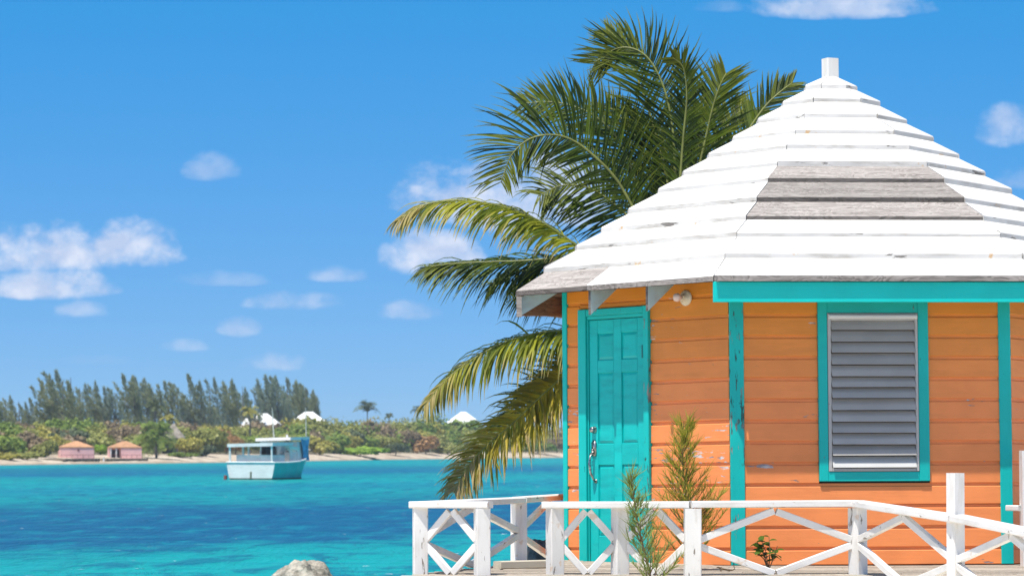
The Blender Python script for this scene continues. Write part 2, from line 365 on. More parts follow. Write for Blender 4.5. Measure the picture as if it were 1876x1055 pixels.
# ------------------------------------------------------------------ the cottage: plan, frames
ORG = at(1342, 1035, 27.4); DECKZ = ORG.z
COTT = Matrix.Translation(ORG) @ Matrix.Rotation(R(-1.3), 4, 'X') @ Matrix.Rotation(R(-.3), 4, 'Y')
CINV = COTT.inverted()
V2 = lambda x, y: Vector((x, y))
FLc, FRc, Lc = V2(0, 0), V2(2.281, .19), V2(-1.314, 1.31)
ef = (FRc-FLc).normalized(); nf_in = V2(-ef.y, ef.x); WF = (FRc-FLc).length
uL, vL = Lc.dot(ef), Lc.dot(nf_in)
fr2 = lambda u, v: ef*u + nf_in*v
Rc = fr2(WF - uL, vL); L2 = Lc + V2(.06, 2.2); R2 = fr2(WF - uL - .05, vL + 2.2); B2 = fr2(0, 2*vL + 2.2); B1 = fr2(WF, 2*vL+2.2)
WALL = [Lc, FLc, FRc, Rc, R2, B1, B2, L2]           # face i runs from corner i to i+1; 0 = door side, 1 = window side, 2 = right side
CTR = V2(1.045, 2.5)
cott = empty('cottage', ORG, 'eight-sided orange clapboard cottage with turquoise trim and a white board roof', 'cottage')
cott.matrix_world = COTT
def fframe(i):
    A, B = WALL[i], WALL[(i+1) % 8]; e = (B-A); L = e.length; e.normalize()
    return A, e, V2(e.y, -e.x), L                   # origin, along, outward normal, length
def fp(i, px, py, d=0.):                            # pixel -> (u, z) on face i, d proud of it
    A, e, n, L = fframe(i)
    o = CINV @ CP; r = (CINV.to_3x3() @ ray(px, py))
    q = A + n*d; t = ((q.x-o.x)*n.x + (q.y-o.y)*n.y) / (r.x*n.x + r.y*n.y); h = o + r*t
    return (h.x-A.x)*e.x + (h.y-A.y)*e.y, h.z
def fmat(i, u, z, d):                               # local x along the face, y up, z outward
    A, e, n, L = fframe(i); p = A + e*u + n*d
    return basis((p.x, p.y, z), (e.x, e.y, 0), (0, 0, 1), (n.x, n.y, 0))
def fbox(name, i, u0, u1, z0, z1, d0, d1, mt, parent=None, c=.004):
    w, h, dd = u1-u0, z1-z0, d1-d0
    mb = MB(); c = min(c, w/3, h/3)
    vs = [(0, 0, 0), (w, 0, 0), (w, h, 0), (0, h, 0), (0, 0, dd-c), (w, 0, dd-c), (w, h, dd-c), (0, h, dd-c), (c, c, dd), (w-c, c, dd), (w-c, h-c, dd), (c, h-c, dd)]
    mb.add(vs, [(3, 2, 1, 0), (0, 1, 5, 4), (1, 2, 6, 5), (2, 3, 7, 6), (3, 0, 4, 7), (4, 5, 9, 8), (5, 6, 10, 9), (6, 7, 11, 10), (7, 4, 8, 11), (8, 9, 10, 11)])
    o = mb.build(name, mt)
    M = fmat(i, u0, z0, d0)
    LM[o.name] = M
    if parent is None or parent is cott: o.parent = cott; o.matrix_local = M
    else: o.parent = parent; o.matrix_local = LM[parent.name].inverted() @ M
    return o
ZTOP = 2.62
# wall core
mb = MB(); mb.prism([(p.x, p.y, -.02) for p in WALL], (0, 0, 2.50)); mb.build('wall', M_DARK, cott)
# siding boards
zt = fp(1, 1365, 581.6)[1]; zb = fp(1, 1365, 1008.5)[1]; pitch = (zt-zb)/11
LINES = [zt + pitch - k*pitch for k in range(14)]      # tops of the board faces, top to bottom
GRV = .026
def siding(i, u0, u1, z_lo, z_hi, k):
    if u1 - u0 < .01 or z_hi - z_lo < .02: return
    L = u1-u0; g_ = min(GRV, 0.3*(z_hi-z_lo)); H = z_hi-z_lo; f = H-g_; b_ = random.uniform(-.0015, .0015)
    sec = [(0, 0), (0, .017+b_), (.006, .023+b_), (f-.004, .021+b_), (f, .017), (f+.003, .008), (H, .008), (H, 0)]   # (up, out)
    n = len(sec); sag = random.uniform(-.002, .002)
    mb = MB(); vs = [(0, y, z) for y, z in sec] + [(L, y+sag, z) for y, z in sec]
    mb.add(vs, [tuple(range(n)), tuple(range(2*n-1, n-1, -1))] + [(i_, n+i_, n+(i_+1) % n, (i_+1) % n) for i_ in range(n)])
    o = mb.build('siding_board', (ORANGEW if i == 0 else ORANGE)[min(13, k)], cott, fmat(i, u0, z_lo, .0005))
    return o
du0, du1 = fp(0, 1067, 800)[0], fp(0, 1196, 800)[0]; dzt = fp(0, 1130, 564)[1]
wu0, wu1 = fp(1, 1498, 720)[0], fp(1, 1700, 720)[0]; wzt, wzb = fp(1, 1600, 553)[1], fp(1, 1600, 881)[1]
def board_rows():
    rows = []
    hi = LINES[0] + GRV + .15
    rows.append((LINES[0] + GRV, hi + .02, 0))
    for k in range(len(LINES)):
        lo = LINES[k+1] + GRV if k+1 < len(LINES) else 0.0
        if LINES[k] <= .02: break
        rows.append((max(0.0, lo), LINES[k] + GRV, k+1))
    return rows
for i in range(8):
    L = fframe(i)[3]
    for (lo, hi, k) in board_rows():
        spans = [(0, L, lo, hi)]
        if i == 0 and lo < dzt: spans = [(.0, du0, lo, hi), (du1, L, lo, hi)] + ([(du0, du1, dzt+.002, hi)] if hi > dzt+.03 else [])
        if i == 1 and lo < wzt and hi > wzb:
            spans = [(0, wu0, lo, hi), (wu1, L, lo, hi)]
            if hi > wzt+.03: spans.append((wu0, wu1, wzt+.002, hi))
            if lo < wzb-.03: spans.append((wu0, wu1, lo, wzb-.002))
        for a, b_, l_, h_ in spans:
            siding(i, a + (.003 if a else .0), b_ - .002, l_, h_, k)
# corner trims
def trim(i, u0, u1, mt, d=.034): return fbox('corner_trim', i, u0, u1, -.0, ZTOP-.2, .0, d, mt, cott)
trim(1, -.012, fp(1, 1362, 700)[0], M_TEALW); trim(1, WF-.088, WF+.012, M_TEAL)
trim(0, -.012, .040, M_TEAL)
for i in (2, 4, 6): trim(i, fframe(i)[3]-.09, fframe(i)[3]+.01, M_TEAL)
for i in (3, 5): trim(i, fframe(i)[3]-.09, fframe(i)[3]+.01, M_TEAL)
# door
FRW = fp(0, 1083, 800)[0] - du0
lu0, lu1 = fp(0, 1083, 800)[0], fp(0, 1186, 800)[0]; lzt = fp(0, 1130, 584)[1]
fr = fbox('door_frame', 0, du0, lu0-.012, .0, dzt, .0, .052, M_TEAL, cott)
f2 = fbox('side_jamb', 0, lu1+.002, du1, .0, dzt-.0, .0, .052, M_TEALW, fr)
f3 = fbox('head_jamb', 0, lu0-.010, lu1, lzt+.035, dzt-.002, .0, .049, M_TEAL, fr)
fbox('stop_strip', 0, lu0-.010, lu0+.003, .0, lzt, .0, .034, M_TEAL, fr)
fbox('stop_strip', 0, lu0-.010, lu1, lzt+.004, lzt+.034, .0, .036, M_TEAL, fr)
door = fbox('door', 0, lu0+.005, lu1, .012, lzt, .0, .008, M_TEALD, cott)
pcols = [(fp(0, 1098, 700)[0], fp(0, 1127.5, 700)[0]), (fp(0, 1141.5, 700)[0], fp(0, 1171.5, 700)[0])]
prow = [(fp(0, 1135, 658.5)[1], fp(0, 1135, 609)[1]), (fp(0, 1135, 812)[1], fp(0, 1135, 682)[1]), (fp(0, 1135, 981)[1], fp(0, 1135, 851)[1])]
# stiles and rails stand proud of the panel bed
for (a, b_) in ((lu0+.006, pcols[0][0]), (pcols[0][1], pcols[1][0]), (pcols[1][1], lu1-.001)):
    fbox('stile', 0, a, b_, .013, lzt-.001, .008, .022, M_TEALD, door)
zr = [(.013, prow[2][0]), (prow[2][1], prow[1][0]), (prow[1][1], prow[0][0]), (prow[0][1], lzt-.002)]
for (a, b_) in zr:
    for (c0, c1) in pcols: fbox('rail', 0, c0, c1, a, b_, .008, .0215, M_TEALD, door)
for (c0, c1) in pcols:
    for (a, b_) in prow:
        w_, h_ = c1-c0, b_-a; e_ = .026; mb = MB()
        vs = [(.004, .004, 0), (w_-.004, .004, 0), (w_-.004, h_-.004, 0), (.004, h_-.004, 0), (e_, e_, .009), (w_-e_, e_, .009), (w_-e_, h_-e_, .009), (e_, h_-e_, .009)]
        mb.add(vs, [(0, 1, 5, 4), (1, 2, 6, 5), (2, 3, 7, 6), (3, 0, 4, 7), (4, 5, 6, 7)])
        o = mb.build('panel', M_TEALD, door, LM[door.name].inverted() @ fmat(0, c0, a, .0082))
def on_door(name, mb, mt, px, py, d, smooth=True):
    u, z = fp(0, px, py, d); return mb.build(name, mt, door, LM[door.name].inverted() @ fmat(0, u, z, d), smooth=smooth)
mb = MB(); mb.lathe([(.030, 0), (.030, .006), (.024, .012), (.024, .034), (.019, .042), (.004, .044)], 18); on_door('deadbolt', mb, M_STEEL, 1089, 787, .022)
mb = MB(); mb.prism([(x, y, 0) for x, y in ((-.022, -.06), (.022, -.06), (.027, -.03), (.024, .03), (.028, .05), (.012, .066), (0, .075), (-.012, .066), (-.028, .05), (-.024, .03), (-.027, -.03))], (0, 0, .010))
mb.tube([(0, -.035, .008), (0, -.06, .05), (0, -.12, .062), (.006, -.2, .055), (.014, -.25, .03), (.016, -.27, .008)], [.010, .009, .012, .011, .009, .013], 8)
mb.lathe([(.016, -.01), (.020, .0), (.010, .010)], 10, M=Matrix.Translation((.016, -.27, .004)))
mb.lathe([(.012, 0), (.012, .016), (.004, .018)], 10, M=Matrix.Translation((-.004, -.012, .010)))
mb.prism([(-.03, -.048, .022), (.012, -.03, .026), (.012, -.02, .026), (-.03, -.038, .022)], (0, 0, .004)); mb.prism([(-.034, -.07, .02), (.0, -.045, .028), (.004, -.052, .028), (-.03, -.078, .02)], (0, 0, .004))
on_door('handle', mb, M_STEEL, 1089, 822, .022)
for (py0, py1) in ((632, 656), (946, 969)):
    z0, z1 = fp(0, 1185, py1)[1], fp(0, 1185, py0)[1]; fbox('hinge', 0, lu1-.010, lu1+.006, z0, z1, .022, .056, flat('hinge paint', (.0, .20, .20), .5), door, c=.002)
# window
win = fbox('window', 1, wu0, fp(1, 1515, 720)[0], wzb, wzt, .0, .046, M_TEAL, cott)
ru0 = fp(1, 1681, 720)[0]
fbox('side_casing', 1, ru0, wu1, wzb, wzt, .0, .046, M_TEAL, win)
lu_, szt, szb = fp(1, 1515, 720)[0], fp(1, 1600, 574)[1], fp(1, 1600, 863)[1]
fbox('bottom_casing', 1, lu_, ru0, wzb, szb-.003, .0, .044, M_TEAL, win)
fbox('head_casing', 1, lu_, ru0, szt+.002, wzt, .0, .043, M_TEAL, win)
fbox('window_back', 1, lu_, ru0, szb, szt, .0, .006, M_DARK, win)
iu0, iu1 = lu_+.030, ru0-.026
fbox('sash_frame', 1, lu_+.002, iu0, szb, szt, .0065, .052, M_ALU, win); fbox('sash_frame', 1, iu1, ru0-.003, szb, szt, .0065, .052, M_ALU, win)
fbox('sash_frame', 1, iu0, iu1, szb, szb+.026, .0065, .050, M_ALU, win)
hz = fp(1, 1600, 589)[1]
fbox('head_rail', 1, lu_+.008, ru0-.006, hz+.020, szt-.014, .050, .075, paint('head rail metal', (.72, .72, .71), chip=.9, rough=.3, axis=(2, 2, 2), grain=.0004), win, c=.008)
fbox('sash_frame', 1, iu0, iu1, hz+.006, szt, .0065, .048, M_ALU, win)
sl_y = [604.5, 626, 646, 667.5, 689, 709, 729, 751, 772, 792.5, 813.5, 834, 856]
M_SLAT_SUN = paint('sunlit louvre', (.55, .55, .53), chip=.9, rough=.35, axis=(.8, 9, 9), grain=.0005)  # lowest slat's paler copy: sunlight on it put into the colour
prev = hz + .01
for q, py in enumerate(sl_y):
    z0 = fp(1, 1600, py, .045)[1]; top = prev + .010
    mb = MB(); L = iu1-iu0-.004; tk = .004; op = .010 if q in (6,) else 0
    a, b_ = Vector((0, 0, .068+op)), Vector((0, top-z0-.016, .010)); nn = Vector((0, .3, 1)).normalized()*tk
    sec = [a, a+nn, (a+b_)/2+nn*1.9, b_+nn, b_]
    mb.add([Vector((0, p.y, p.z)) for p in sec] + [Vector((L, p.y + random.uniform(-.002, .002), p.z)) for p in sec],
           [(0, 1, 2, 3, 4), (9, 8, 7, 6, 5)] + [(i_, 5+i_, 5+(i_+1) % 5, (i_+1) % 5) for i_ in range(5)])
    mb.build('louvre_slat', M_SLAT_SUN if q == 12 else M_SLAT, win, LM[win.name].inverted() @ fmat(1, iu0+.002, z0, 0)); prev = z0
# lamp by the door
u, z = fp(0, 1257, 546, .022); Ml = fmat(0, u, z, .022)
mb = MB(); mb.lathe([(.064, 0), (.066, .006), (.056, .018), (.030, .030), (.026, .055), (.024, .06)], 20); lamp = mb.build('lamp', M_CERAM, cott, Ml, True)
mb = MB(); mb.lathe([(.013, .055), (.016, .070), (.030, .088), (.036, .108), (.032, .128), (.018, .140), (.002, .144)], 18); mb.build('bulb', M_BULB, lamp, None, True)

# ------------------------------------------------------------------ roof
OV = .42
EAVE = []
for i in range(8):
    A0, e0, n0, l0 = fframe((i-1) % 8); A1, e1, n1, l1 = fframe(i)
    bis = (n0+n1).normalized(); EAVE.append(WALL[i] + bis * (OV / bis.dot(n1)))
o_ = CINV @ at(1308, 512, 26.98); ZE = o_.z
ap = CINV @ at(1521, 137, 30.0); RISE = ap.z - ZE
CTR = V2(ap.x, CTR.y)
fm = (EAVE[1]+EAVE[2])/2
def s_of(py):                                       # how far up the slope the front face crosses this picture row
    lo, hi = 0., 1.
    for _ in range(40):
        s = (lo+hi)/2; p = fm + (CTR-fm)*s; w = COTT @ Vector((p.x, p.y, ZE + RISE*s)); d = w - CP
        c, sn = math.cos(PITCH), math.sin(PITCH); zc = d.y*c + d.z*sn; y = CY - F*(-d.y*sn + d.z*c)/zc
        if y > py: lo = s
        else: hi = s
    return s
SC = [0.0] + [s_of(y) for y in (477, 438, 407, 374, 338, 308, 277.6, 249.4, 220, 191, 165.6)] + [.985]
def rp(i, s, dz=0., t=0., inset=0.):                # a point on the hip i at slope position s; t slides toward hip i+1
    a, b_ = EAVE[i % 8], EAVE[(i+1) % 8]; e = (b_-a).normalized()
    a = a + (CTR-a)*s; b_ = b_ + (CTR-b_)*s; L = (b_-a).length
    q = a + e*inset + e*max(0., (L-2*inset))*t
    return Vector((q.x, q.y, ZE + RISE*s + dz))
# underlay
mb = MB(); und = [rp(i, .022, -.035) for i in range(8)] + [Vector((CTR.x, CTR.y, ZE+RISE-.06))]
mb.add([tuple(p) for p in und], [(i, (i+1) % 8, 8) for i in range(8)]); mb.add([Vector(p)-Vector((0, 0, .02)) for p in und], [((i+1) % 8, i, 8) for i in range(8)])
mb.build('roof_underlay', M_BROWN, cott)
TH = .058
def roof_board(i, k, t0, t1, grey=False):
    s0, s1 = SC[k], min(SC[k+1] + .012, .992); ins = random.uniform(.002, .006); j = random.uniform(-.006, .006); th = (TH if k else .034) + random.uniform(-.006, .006)
    a0, a1 = rp(i, s0, 0, t0, ins), rp(i, s0, 0, t1, ins); b0, b1 = rp(i, s1, 0, t0, ins), rp(i, s1, 0, t1, ins)
    A, e, n, L = fframe(i); E = Vector((e.x, e.y, 0)); N = Vector((n.x, n.y, 0)); UP = Vector((0, 0, 1))
    jj = Vector((0, 0, j)); out = N*(random.uniform(-.006, .006) + (.030 if i in (1, 2, 3) and k == 0 else 0))
    pts = [a0+UP*(-.012)+out, a1+UP*(-.012)+out+jj*.5, b1+UP*(-.006), b0+UP*(-.006), a0+UP*(th-.006)+out, a1+UP*(th-.006)+out+jj*.5, b1+UP*.010, b0+UP*.010]
    inw = (b0-a0).normalized()*.007
    ta0, ta1 = pts[4]+inw+UP*.006, pts[5]+inw+UP*.006
    M = basis(a0, E, UP, N); Mi = M.inverted(); pts = [Mi @ p for p in pts+[ta0, ta1]]
    mb = MB()
    mb.add(pts, [(8, 9, 6, 7), (4, 5, 9, 8)], 0)
    mb.add(pts, [(0, 1, 5, 4)], 1); mb.add(pts, [(3, 2, 1, 0), (1, 2, 6, 9, 5), (3, 0, 4, 8, 7), (2, 3, 7, 6)], 1)
    o = mb.build('roof_board', [M_GREY, M_GREYB] if grey else [M_ROOF, M_BUTT if k else M_EAVEB], cott, M)
    if grey: o['label'] = 'bare weathered grey roof board'
for i in range(8):
    for k in range(12):
        if i == 0 and k == 0: roof_board(0, 0, 0, .37, True); roof_board(0, 0, .371, 1)
        else: roof_board(i, k, 0, 1, i == 1 and k in (3, 4, 5))
# finial
b0 = CINV @ at(1521, 152, 30.0); hw = .058
mb = beam_mesh(.28, hw*2, hw*2, .008); top = CINV @ at(1521, 108, 30.0)
mb = beam_mesh(top.z - b0.z + .1, hw*2, hw*2, .008)
ca, sa = math.cos(R(25)), math.sin(R(25))
mb.build('finial', M_ROOF, cott, basis((CTR.x, CTR.y, b0.z-.1), (0, 0, 1), (ca, sa, 0), (-sa, ca, 0)))
# fascias (window side and the right sides), bare rafters on the door side
def fascia(i, z0, z1, mt):
    a, b_ = rp(i, 0), rp(i, 0, t=1); A, e, n, L = fframe(i); N = Vector((n.x, n.y, 0))
    a = a - N*.026 ; b_ = b_ - N*.026; L = (b_-a).length
    o = beam_mesh(L, z1-z0, .03, .004).build('fascia', mt, cott, basis(Vector((a.x, a.y, (z0+z1)/2)), (e.x, e.y, 0), (0, 0, 1), (n.x, n.y, 0)))
zf0 = (CINV @ at(1600, 551.5, 27.0)).z; zf1 = ZE - .0135
M_FAS = paint('teal fascia paint', (.0, .56, .52), chip=.83, var=.1, rough=.4, wood=(.1, .3, .28), grain=.0025)
for i in (1, 2, 3, 4, 5): fascia(i, zf0, zf1, M_FAS)
slope = RISE / (CTR-fm).length
def rafter(i, u, w=.026, hgt=.20, mt=M_BLUISH):
    A, e, n, L = fframe(i); tip = OV-.035; run = OV + .10
    zt_ = ZE - .037 + (OV-tip)*slope
    prof = [(tip, zt_), (tip, zt_-hgt), (tip-run, zt_-hgt+run*slope), (tip-run, zt_+run*slope)]
    mb = MB(); mb.prism([(0, z_, d_) for d_, z_ in prof], (w, 0, 0)); mb.mi = [0, 0, 1, 0, 0, 0]
    mb.build('rafter', [mt, M_GREYB], cott, fmat(i, u, 0, 0))
for px in (1076, 1181): rafter(0, fp(0, px+2, 545, OV-.035)[0])
# corner end: hip rafter and the brown nailer behind it
eL = rp(0, 0); wl = Vector((Lc.x, Lc.y, 0)); dirh = (wl-Vector((eL.x, eL.y, 0))); dirh.z = 0; run = dirh.length; dirh.normalize(); sd = Vector((0, 0, 1)).cross(dirh)
hs = RISE/(Vector((CTR.x, CTR.y, 0))-Vector((eL.x, eL.y, 0))).length
st = Vector((eL.x, eL.y, 0)) + dirh*.03; zz = ZE - .037
mb = MB(); mb.prism([Vector((st.x, st.y, zz)), Vector((st.x, st.y, zz-.155)), Vector((st.x, st.y, zz-.155+run*hs))+dirh*run*1.1, Vector((st.x, st.y, zz+run*hs))+dirh*run*1.1], sd*.04); mb.mi = [0, 0, 1, 0, 0, 0]
mb.build('hip_rafter', [M_BLUISH, M_GREYB], cott)
p0 = CINV @ at(951, 561, 28.62); p1 = CINV @ at(1036, 562, 28.95)
o = beam('soffit_board', p0, p1, .03, .165, M_BROWN, cott)
p0 = CINV @ at(947, 561, 28.55)
mb = MB(); mb.box(-.022, .022, -.02, .02, -.085, .085); mb.build('rafter_end', M_GREY, cott, Matrix.Translation(CINV @ at(951, 562, 28.55)))
print('cottage', ZE, RISE, SC)

# ------------------------------------------------------------------ deck
deck = empty('deck', (0, 0, 0), 'weathered grey plank deck carrying the orange cottage', 'deck')
Y0 = 25.22
def deck_left(Y): return -.76 + (Y - 25.4) * .325
y = Y0; k = 0
while y < 33.6:
    w_ = random.uniform(.135, .15); xl = deck_left(y) + random.uniform(-.03, .03); xr = 6.6
    cut = random.uniform(1.5, 4.5)
    for a, b_ in ((xl, cut), (cut+.006, xr)):
        beam('plank', (a, y+w_/2, DECKZ-.02+random.uniform(-.004, .003)), (b_, y+w_/2, DECKZ-.02+random.uniform(-.004, .003)), w_-.008, .04, M_DECK, deck, c=.006)
    y += w_; k += 1
beam('edge_joist', (-.80, Y0-.03, DECKZ-.14), (6.6, Y0-.03, DECKZ-.14), .05, .19, M_DECK, deck)
beam('edge_joist', (-.80, Y0, DECKZ-.14), (deck_left(33.5)-.05, 33.5, DECKZ-.14), .05, .19, M_DECK, deck)
for X in (-.4, 1.2, 2.8, 4.4, 6.2):
    beam('joist', (X, Y0, DECKZ-.15), (max(X, deck_left(33)), 33.4, DECKZ-.15), .05, .18, M_DECK, deck)
    for Yp in (25.6, 29, 33): 
        xx = max(X, deck_left(Yp)+.1); beam('pile', (xx, Yp, -.8), (xx, Yp, DECKZ-.24), .16, .16, M_DECK, deck, up=(0, 1, 0))
# ------------------------------------------------------------------ railings
RZ = at(1400, 917, 25.7).z                         # top of the rail cap
PH = .108
def post(p, z0, z1, rot, parent, w=PH):
    c, s = math.cos(rot), math.sin(rot)
    return beam_mesh(z1-z0, w, w, .007, .004).build('post', M_WHITE, parent, basis((p[0], p[1], z0), (0, 0, 1), (c, s, 0), (-s, c, 0)))
def cap(p, q, z0, z1, parent, over=.03):
    p, q = Vector((p[0], p[1], z0-.025)), Vector((q[0], q[1], z1-.025)); d = (q-p).normalized()
    return beam('rail_cap', p-d*over, q+d*over, .13, .05, M_WHITE, parent, c=.008, wob=.003)
def diamond(p, q, zp, zq, bp, bq, parent, w=.045, h=.052):
    """four braces: cap middle - post middles - foot middle; p,q plan points, zp/zq cap undersides, bp/bq feet"""
    p, q = Vector((p[0], p[1], 0)), Vector((q[0], q[1], 0)); d = (q-p).normalized(); mdl = (p+q)/2
    top = Vector((mdl.x, mdl.y, (zp+zq)/2-.022)); bot = Vector((mdl.x, mdl.y, (bp+bq)/2+.03))
    g_ = .022
    for s_, P_, z_ in ((1, p, (zp*.50+bp*.50)), (-1, q, (zq*.50+bq*.50))):
        e = P_ + d*s_*PH*.45; j = Vector((random.uniform(-.004, .004),)*3)
        beam('brace', Vector((e.x, e.y, z_+g_)), top - d*s_*.012 + j, w, h, M_WHITE, parent, c=.004)
        beam('brace', Vector((e.x, e.y, z_-g_)), bot - d*s_*.012, w, h, M_WHITE, parent, c=.004)
def pl(px, Y): return ((px-CX)/F*Y, Y)
UND = RZ - .05
lr = empty('railing', (at(770, 1040, 25.5)), 'short white cross-braced railing at the left corner of the deck beside the water', 'railing')
lr.location = (0, 0, 0)
cA, cB = pl(771, 25.55), pl(884, 25.35); back1, back2 = pl(950, 27.9), pl(1052, 30.4)
post(cA, -.3, UND, R(8), lr); post(cB, DECKZ-.012, UND, R(14), lr); post(back1, DECKZ-.05, UND, R(24), lr); post(back2, DECKZ-.05, UND, R(24), lr)
cap((cA[0]-.04, cA[1]-.01), (cB[0]+.03, cB[1]), RZ, RZ, lr); cap((cA[0]+.03, cA[1]+.085), back1, RZ-.003, RZ-.003, lr, .0); cap((back1[0]+.003, back1[1]+.01), back2, RZ-.003, RZ-.003, lr, 0)
diamond(cA, cB, UND, UND, DECKZ-.02, DECKZ-.02, lr); diamond(cA, back1, UND, UND, DECKZ, DECKZ, lr); diamond(back1, back2, UND, UND, DECKZ, DECKZ, lr)
fr_ = empty('railing', (0, 0, 0), 'long white cross-braced railing along the front of the deck, sloping down at the right', 'railing')
q1, q2, q3, q4 = pl(1016, 25.45), pl(1136, 25.45), pl(1267, 25.3), pl(1569, 25.5)
q5, q6 = pl(1749, 23.7), pl(1962, 21.9)
post(q1, DECKZ-.03, UND, R(24), fr_); post(q2, DECKZ-.03, UND, R(24), fr_); post((q3[0], q3[1]-.02), -.3, UND, R(4), fr_, .122); post(q4, DECKZ-.012, UND, R(40), fr_)
z5 = at(1749, 942, 23.7).z; z6 = at(1962, 984, 21.9).z
z5t = at(1749, 866, 23.7).z
post(q5, -.3, z5t, R(30), fr_, .096); post(q6, -.3, z6-.05, R(30), fr_)
cap(pl(994, 25.45), (q3[0]-.018, q3[1]), RZ, RZ, fr_, 0); cap((q3[0]-.010, q3[1]), q4, RZ+.004, RZ+.006, fr_, 0)
cap(q4, (q5[0], q5[1]-.06), RZ+.006, z5, fr_, .0); cap((q5[0]+.01, q5[1]-.065), (q6[0], q6[1]-.03), z5-.001, z6, fr_, .0)
diamond(q1, q2, UND, UND, DECKZ-.02, DECKZ-.02, fr_); diamond(q2, q3, UND, UND, DECKZ-.02, DECKZ-.02, fr_); diamond(q3, q4, UND, UND, DECKZ-.02, DECKZ-.02, fr_)
diamond(q4, q5, UND, z5-.05, DECKZ-.02, z5-.62, fr_); diamond(q5, q6, z5-.05, z6-.05, z5-.62, z6-.6, fr_)
rr = empty('railing', (0, 0, 0), 'white railing post with a stub of rail at the right edge behind the cottage corner', 'railing')
q7 = pl(1884, 27.2); zt7 = at(1870, 825, 27.2).z
post(q7, DECKZ-.01, zt7, R(4), rr, .13)
zc7 = at(1860, 930, 27.3).z
beam('rail_cap', (pl(1849, 27.35)[0], 27.35, zc7), (q7[0]-.05, 27.22, zc7), .10, .045, M_WHITE, rr)
q8 = pl(1990, 26.8); post(q8, DECKZ-.01, zc7, 0, rr); beam('rail_cap', (q7[0]+.066, 27.18, zc7), (q8[0]+.05, 26.8, zc7+.03), .10, .045, M_WHITE, rr)
lt = beam('timber', at(911, 1027.5, 26.55), at(1012, 1025, 26.9), .10, .06, M_WHITE); lt.location.z = DECKZ + .032
lt.data.materials[0] = paint('cream timber paint', (.62, .56, .44), chip=.7, dirt=(.4, .34, .26), dirtamt=.5)
tag(lt, 'loose cream timber lying on the deck between the two railings', 'timber')

# ------------------------------------------------------------------ rocks
m, g = mat('coral rock'); co = g.n('ShaderNodeTexCoord').outputs['Object']
r1 = g.noise(co, 5, 8, .7); r2 = g.n('ShaderNodeTexVoronoi', {'Vector': co, 'Scale': 14.}).outputs['Distance']
b = g.n('ShaderNodeBsdfPrincipled', {'Base Color': g.mix(g.step(r1, .36, .62), (.16, .14, .11), (.50, .46, .38)), 'Roughness': .95,
    'Normal': g.n('ShaderNodeBump', {'Height': g.m('ADD', r1, g.m('MULTIPLY', r2, .4)), 'Strength': 1, 'Distance': .06}).outputs[0]})
finish(g, b); M_ROCK = m
m2 = flat('dark rock', (.13, .12, .125), .9, .4, 8, bump=.05)
def rock(name, c, rx, ry, rz, seed, mt, label):
    mb = MB(); n, q = 36, 22; prof = []
    vs = []
    for j in range(q+1):
        ph = math.pi*j/q
        for i in range(n):
            th = 2*math.pi*i/n; d = Vector((math.sin(ph)*math.cos(th), math.sin(ph)*math.sin(th), math.cos(ph)))
            k = 1 + .22*mnoise.noise(d*1.6+Vector((seed,)*3)) + .11*mnoise.noise(d*4+Vector((seed,)*3)) + .06*mnoise.noise(d*9+Vector((seed,)*3))
            vs.append((d.x*rx*k, d.y*ry*k, d.z*rz*k))
    fs = [(j*n+i, j*n+(i+1) % n, (j+1)*n+(i+1) % n, (j+1)*n+i) for j in range(q) for i in range(n)]
    mb.add(vs, [f[::-1] for f in fs]); o = mb.build(name, mt, smooth=True); o.location = c
    tag(o, label, 'rock'); return o
p = at(556, 1027, 39.5); rock('rock', (p.x, p.y, p.z-.42), .40, .4, .42, 2.2, M_ROCK, 'pitted pale rock poking up from the shallows at the bottom edge')
p = at(992, 990, 40.); rock('rock', (p.x+.06, p.y, p.z-.55), .30, .4, .55, 9.1, m2, 'dark grey rock at the water behind the deck railing')

# ------------------------------------------------------------------ coconut palm behind the cottage
M_FROND = leafmat('palm leaf', (.007, .022, .002), (.075, .115, .006), .20, 1.6, tip=(.14, .16, .012))
M_FRONDY = leafmat('yellow palm leaf', (.07, .10, .008), (.35, .35, .026), .35, 1.5, tip=(.42, .33, .14))
M_FRONDD = leafmat('drying palm leaf', (.16, .15, .02), (.50, .38, .035), .35, 1.5, tip=(.38, .28, .17))
M_RACH = flat('leaf rib', (.20, .22, .05), .5, .2, 6)
M_BARK = flat('palm bark', (.24, .20, .16), .9, .35, 9, bump=.03)
def catmull(P_, n):
    P_ = [P_[0]*2-P_[1]] + P_ + [P_[-1]*2-P_[-2]]; out = []; seg = len(P_)-3
    for k in range(n+1):
        x = k/n*seg; i = min(int(x), seg-1); t = x-i; a, b_, c, d = P_[i:i+4]
        out.append(.5*((2*b_) + (c-a)*t + (2*a-5*b_+4*c-d)*t*t + (3*b_-a-3*c+d)*t**3))
    return out
